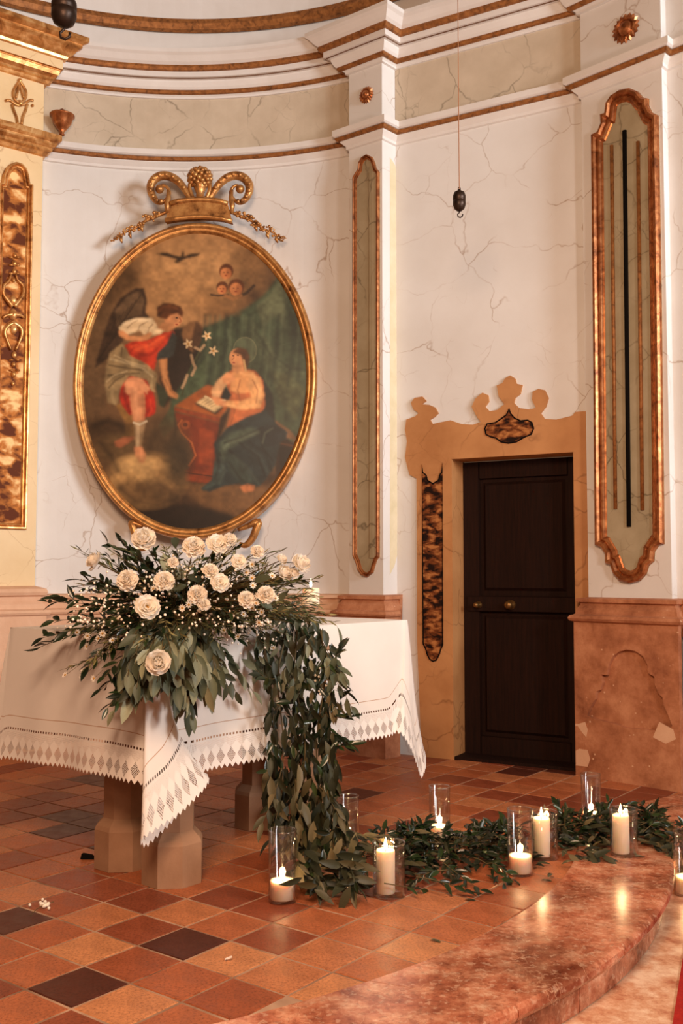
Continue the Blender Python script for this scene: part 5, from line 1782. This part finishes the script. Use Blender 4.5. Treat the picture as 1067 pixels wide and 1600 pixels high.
fr, g = floor_garland('floor_garland', 'dark ruscus garland lying on the tiles between the tall candle vases', [(585, 1356), (630, 1350), (680, 1350), (730, 1346), (775, 1338), (800, 1332)], 820, .17, .135, 31)
for (x0, y0, x1, y1) in ((640, 1330, 618, 1298), (640, 1325, 655, 1285), (650, 1325, 668, 1280), (650, 1330, 632, 1290), (690, 1345, 755, 1395), (700, 1360, 640, 1385), (740, 1340, 790, 1385), (760, 1350, 800, 1378), (740, 1320, 748, 1290), (770, 1320, 785, 1285), (650, 1370, 735, 1398), (600, 1380, 660, 1392)):
    a, b = onz(x0, y0, .06), onz(x1, y1, .10 if y1 < 1320 else .008)
    if y1 < 1320: b = ony(x1, y1, a.y + .02)
    b.z = max(b.z, .012)
    g.sprig(a, b, 'ruscus', 9, .05, .02, .8, .2, .15)
g.finish()
fr2, g = floor_garland('floor_garland', 'leaf garland on the marble step between the two pillar candle vases', [(850, 1322), (885, 1316), (920, 1312), (960, 1308), (1000, 1302), (1030, 1304)], 640, .15, .12, 32, .25)
for (x0, y0, x1, y1) in ((885, 1300, 870, 1255), (880, 1300, 885, 1262), (925, 1290, 938, 1258), (935, 1290, 950, 1252), (975, 1285, 985, 1256), (1000, 1290, 1038, 1278), (1000, 1285, 1030, 1270), (1005, 1300, 1040, 1285)):
    a = onz(x0, y0, .06); b = ony(x1, y1, a.y + .03)
    g.sprig(a, b, 'ruscus', 10, .045, .02, .7, .2, .2)
for (x0, y0, x1, y1) in ((900, 1325, 850, 1340), (900, 1330, 950, 1343), (880, 1330, 925, 1342), (1000, 1315, 1050, 1330)):
    a, b = onz(x0, y0, .03), onz(x1, y1, .012)
    g.sprig(a, b, 'euca_g', 8, .075, .01, .7, .15, .1)
g.finish()
fr3, g = floor_garland('floor_garland', 'end of the leaf garland spilling over the step at the right edge', [(1036, 1312), (1052, 1320), (1066, 1330), (1085, 1340)], 90, .10, .10, 33, .6)
for (x0, y0, x1, y1) in ((1045, 1310, 1062, 1360), (1050, 1315, 1050, 1345), (1055, 1310, 1068, 1340)):
    a = onz(x0, y0, .05); b = ony(x1, y1, a.y - .05)
    g.sprig(a, b, 'euca_g', 8, .06, .02, .5, .2, .1)
g.finish()

# loose leaves, petals and a fallen sprig
def loose(name, px, py, z, kind, size, ang_, label, cat='leaf'):
    p = onz(px, py, z)
    o = objme(name, LME[kind], None, leaf_matrix(p + Vector((0, 0, .004)), (math.cos(ang_), math.sin(ang_), .02), (0, 0, 1), size))
    tag(o, label, cat, 'fallen leaves and petals')


loose('fallen_leaf', 672, 1470, 0, 'euca_g', .045, -.4, 'small fallen leaf lying on the tiles next to the marble edge')
loose('fallen_leaf', 726, 1407, 0, 'euca_g', .055, -.1, 'fallen grey leaf on the tiles below the dark garland')
loose('fallen_leaf', 845, 1377, 0, 'euca_g', .055, 0.1, 'fallen leaf on the tiles right of the low candle vase')
loose('fallen_leaf', 992, 1340, .006, 'euca', .05, .3, 'pale fallen leaf on the marble step beside the pillar candle')
PW_ME = bpy.data.meshes.new('petal_loose')
vs, fs = petal_geo(.7, 1, .2)
PW_ME.from_pydata([tuple(p) for p in vs], [], fs); PW_ME.materials.append(M['petal'])
p = onz(352, 1502)
tag(objme('fallen_petal', PW_ME, None, leaf_matrix(p + Vector((0, 0, .003)), (.9, .4, .02), (0, 0, 1), .022)), 'single white petal on a light tile in the foreground', 'petal', 'fallen leaves and petals')
fs_ = tag(empty('fallen_sprig', onz(70, 1412)), 'fallen white blossom sprig on the tiles at the left edge', 'flower')
m = MB(); m.tube([onz(47, 1431, .006), onz(58, 1420, .010), onz(70, 1413, .012), onz(84, 1409, .012)], .0014, 5); local(m.build('stem', M['stem'], fs_), fs_)
for k in range(13):
    place(BUD_ME, fs_, onz(LR.gauss(72, 8), LR.gauss(1412, 3), .010), (0, 0, 1), LR.uniform(.005, .008), 'blossom')

# ------------------------------------------------------------------ candles
t = NT('clear_glass')
t.t.nodes.remove(t.b)
lw = t.n('ShaderNodeLayerWeight'); lw.inputs['Blend'].default_value = .5
fr_ = t.n('ShaderNodeMath', operation='MULTIPLY_ADD'); t.l(t.math('POWER', lw.outputs['Facing'], 2.6), fr_.inputs[0]); fr_.inputs[1].default_value = .85; fr_.inputs[2].default_value = .08
tr_ = t.n('ShaderNodeBsdfTransparent'); tr_.inputs['Color'].default_value = (.985, .985, .985, 1)
gl_ = t.n('ShaderNodeBsdfGlossy'); gl_.inputs['Roughness'].default_value = .03
mx = t.n('ShaderNodeMixShader')
t.l(fr_.outputs[0], mx.inputs[0]); t.l(tr_.outputs[0], mx.inputs[1]); t.l(gl_.outputs[0], mx.inputs[2])
t.l(mx.outputs[0], t.t.nodes['Material Output'].inputs['Surface'])
M['glass'] = t.m
t = NT('ivory_wax')
t.color(lin(246, 228, 204)).set(.45, 0, .35)
t.b.inputs['Subsurface Weight'].default_value = .6
t.b.inputs['Subsurface Radius'].default_value = (.03, .016, .008)
t.b.inputs['Subsurface Scale'].default_value = .6
M['wax'] = t.m
t = NT('candle_flame')
t.b.inputs['Emission Color'].default_value = (1.0, .72, .36, 1)
t.b.inputs['Emission Strength'].default_value = 26
t.color((0, 0, 0, 1))
M['flame'] = t.m


def candle(px, py, z, r, hgt, label, group, drop=0.0, depth=None):
    p = onz(px, py, z) if depth is None else ony(px, py, depth)
    p = Vector((p.x, p.y, z))
    root = tag(empty('pillar_candle', p), label, 'candle', group)
    b = z + .010
    m = MB(); m.lathe((p.x, p.y, b), [(r * .96, 0), (r, .004), (r, hgt - .006), (r * .96, hgt), (r * .82, hgt - .004), (r * .4, hgt - .007), (.001, hgt - .007)], 28, cap0=True)
    local(m.build('wax_body', M['wax'], root, True), root)
    top = b + hgt
    m = MB(); m.tube([(p.x, p.y, top - .008), (p.x, p.y, top + .004), (p.x + .001, p.y, top + .010)], .0012, 6)
    local(m.build('wick', M['black'], root), root)
    m = MB(); m.lathe((p.x, p.y, top + .004), [(.001, 0), (.0045, .005), (.0062, .012), (.0048, .022), (.002, .033), (.0004, .040)], 10)
    local(m.build('flame', M['flame'], root, True), root)
    ld = bpy.data.lights.new('candle_light', 'POINT')
    ld.energy = .8; ld.color = (1.0, .62, .28); ld.shadow_soft_size = .012
    lo = bpy.data.objects.new('candle_light', ld)
    lo.location = (p.x, p.y, top + .024)
    COL.objects.link(lo)
    return p


def vase(p, r, hgt, label, group):
    root = tag(empty('glass_cylinder_vase', p), label, 'vase', group)
    z = p.z
    w = .0025
    m = MB()
    m.lathe((p.x, p.y, z), [(.002, .001), (r * .9, .001), (r, .004), (r, hgt - .002), (r - w / 2, hgt), (r - w, hgt - .002), (r - w, .010), (r - w - .003, .008), (.002, .008)], 40)
    local(m.build('glass_body', M['glass'], root, True), root)
    m = MB()
    m.tube([(p.x + (r - w / 2) * math.cos(g_), p.y + (r - w / 2) * math.sin(g_), z + hgt) for g_ in [2 * math.pi * k / 40 for k in range(41)]], .0032, 6, False)
    local(m.build('glass_rim', M['glass'], root, True), root)


for (px, py, z, r, hg, vr, vh, lc, lv, gc_, gv_) in CANDLES:
    p = candle(px, py, z, r, hg, lc, gc_)
    vase(Vector((p.x + (.012 if vr > .052 else 0), p.y, z)), vr, vh, lv, gv_)
# altar candle on its glass foot
p = candle(485.5, 950, AZ + .077, .039, .075, 'white pillar candle on the altar beside the flowers', 'altar candle', 0, 4.45)
root = tag(empty('glass_candle_holder', (p.x, p.y, AZ + .004)), 'short clear glass candle holder on the altar cloth', 'candle holder')
m = MB(); m.lathe((p.x, p.y, AZ + .005), [(.030, 0), (.032, .003), (.012, .012), (.010, .03), (.014, .05), (.030, .062), (.034, .074), (.034, .080), (.028, .078)], 24, cap0=True)
local(m.build('glass_foot', M['glass'], root, True), root)

# small black thing lying by the rear column
p = onz(138, 1342)
m = MB(); m.add([p + Vector(v_) for v_ in ((-.03, -.012, .002), (.028, -.014, .002), (.03, .014, .002), (-.028, .016, .002), (-.026, -.006, .022), (.012, -.008, .016), (.014, .008, .016), (-.022, .01, .022))], [(0, 3, 2, 1), (4, 5, 6, 7), (0, 1, 5, 4), (1, 2, 6, 5), (2, 3, 7, 6), (3, 0, 4, 7)])
tag(m.build('floor_wedge', M['black']), 'small black wedge lying on the tiles beside the rear altar column', 'wedge')
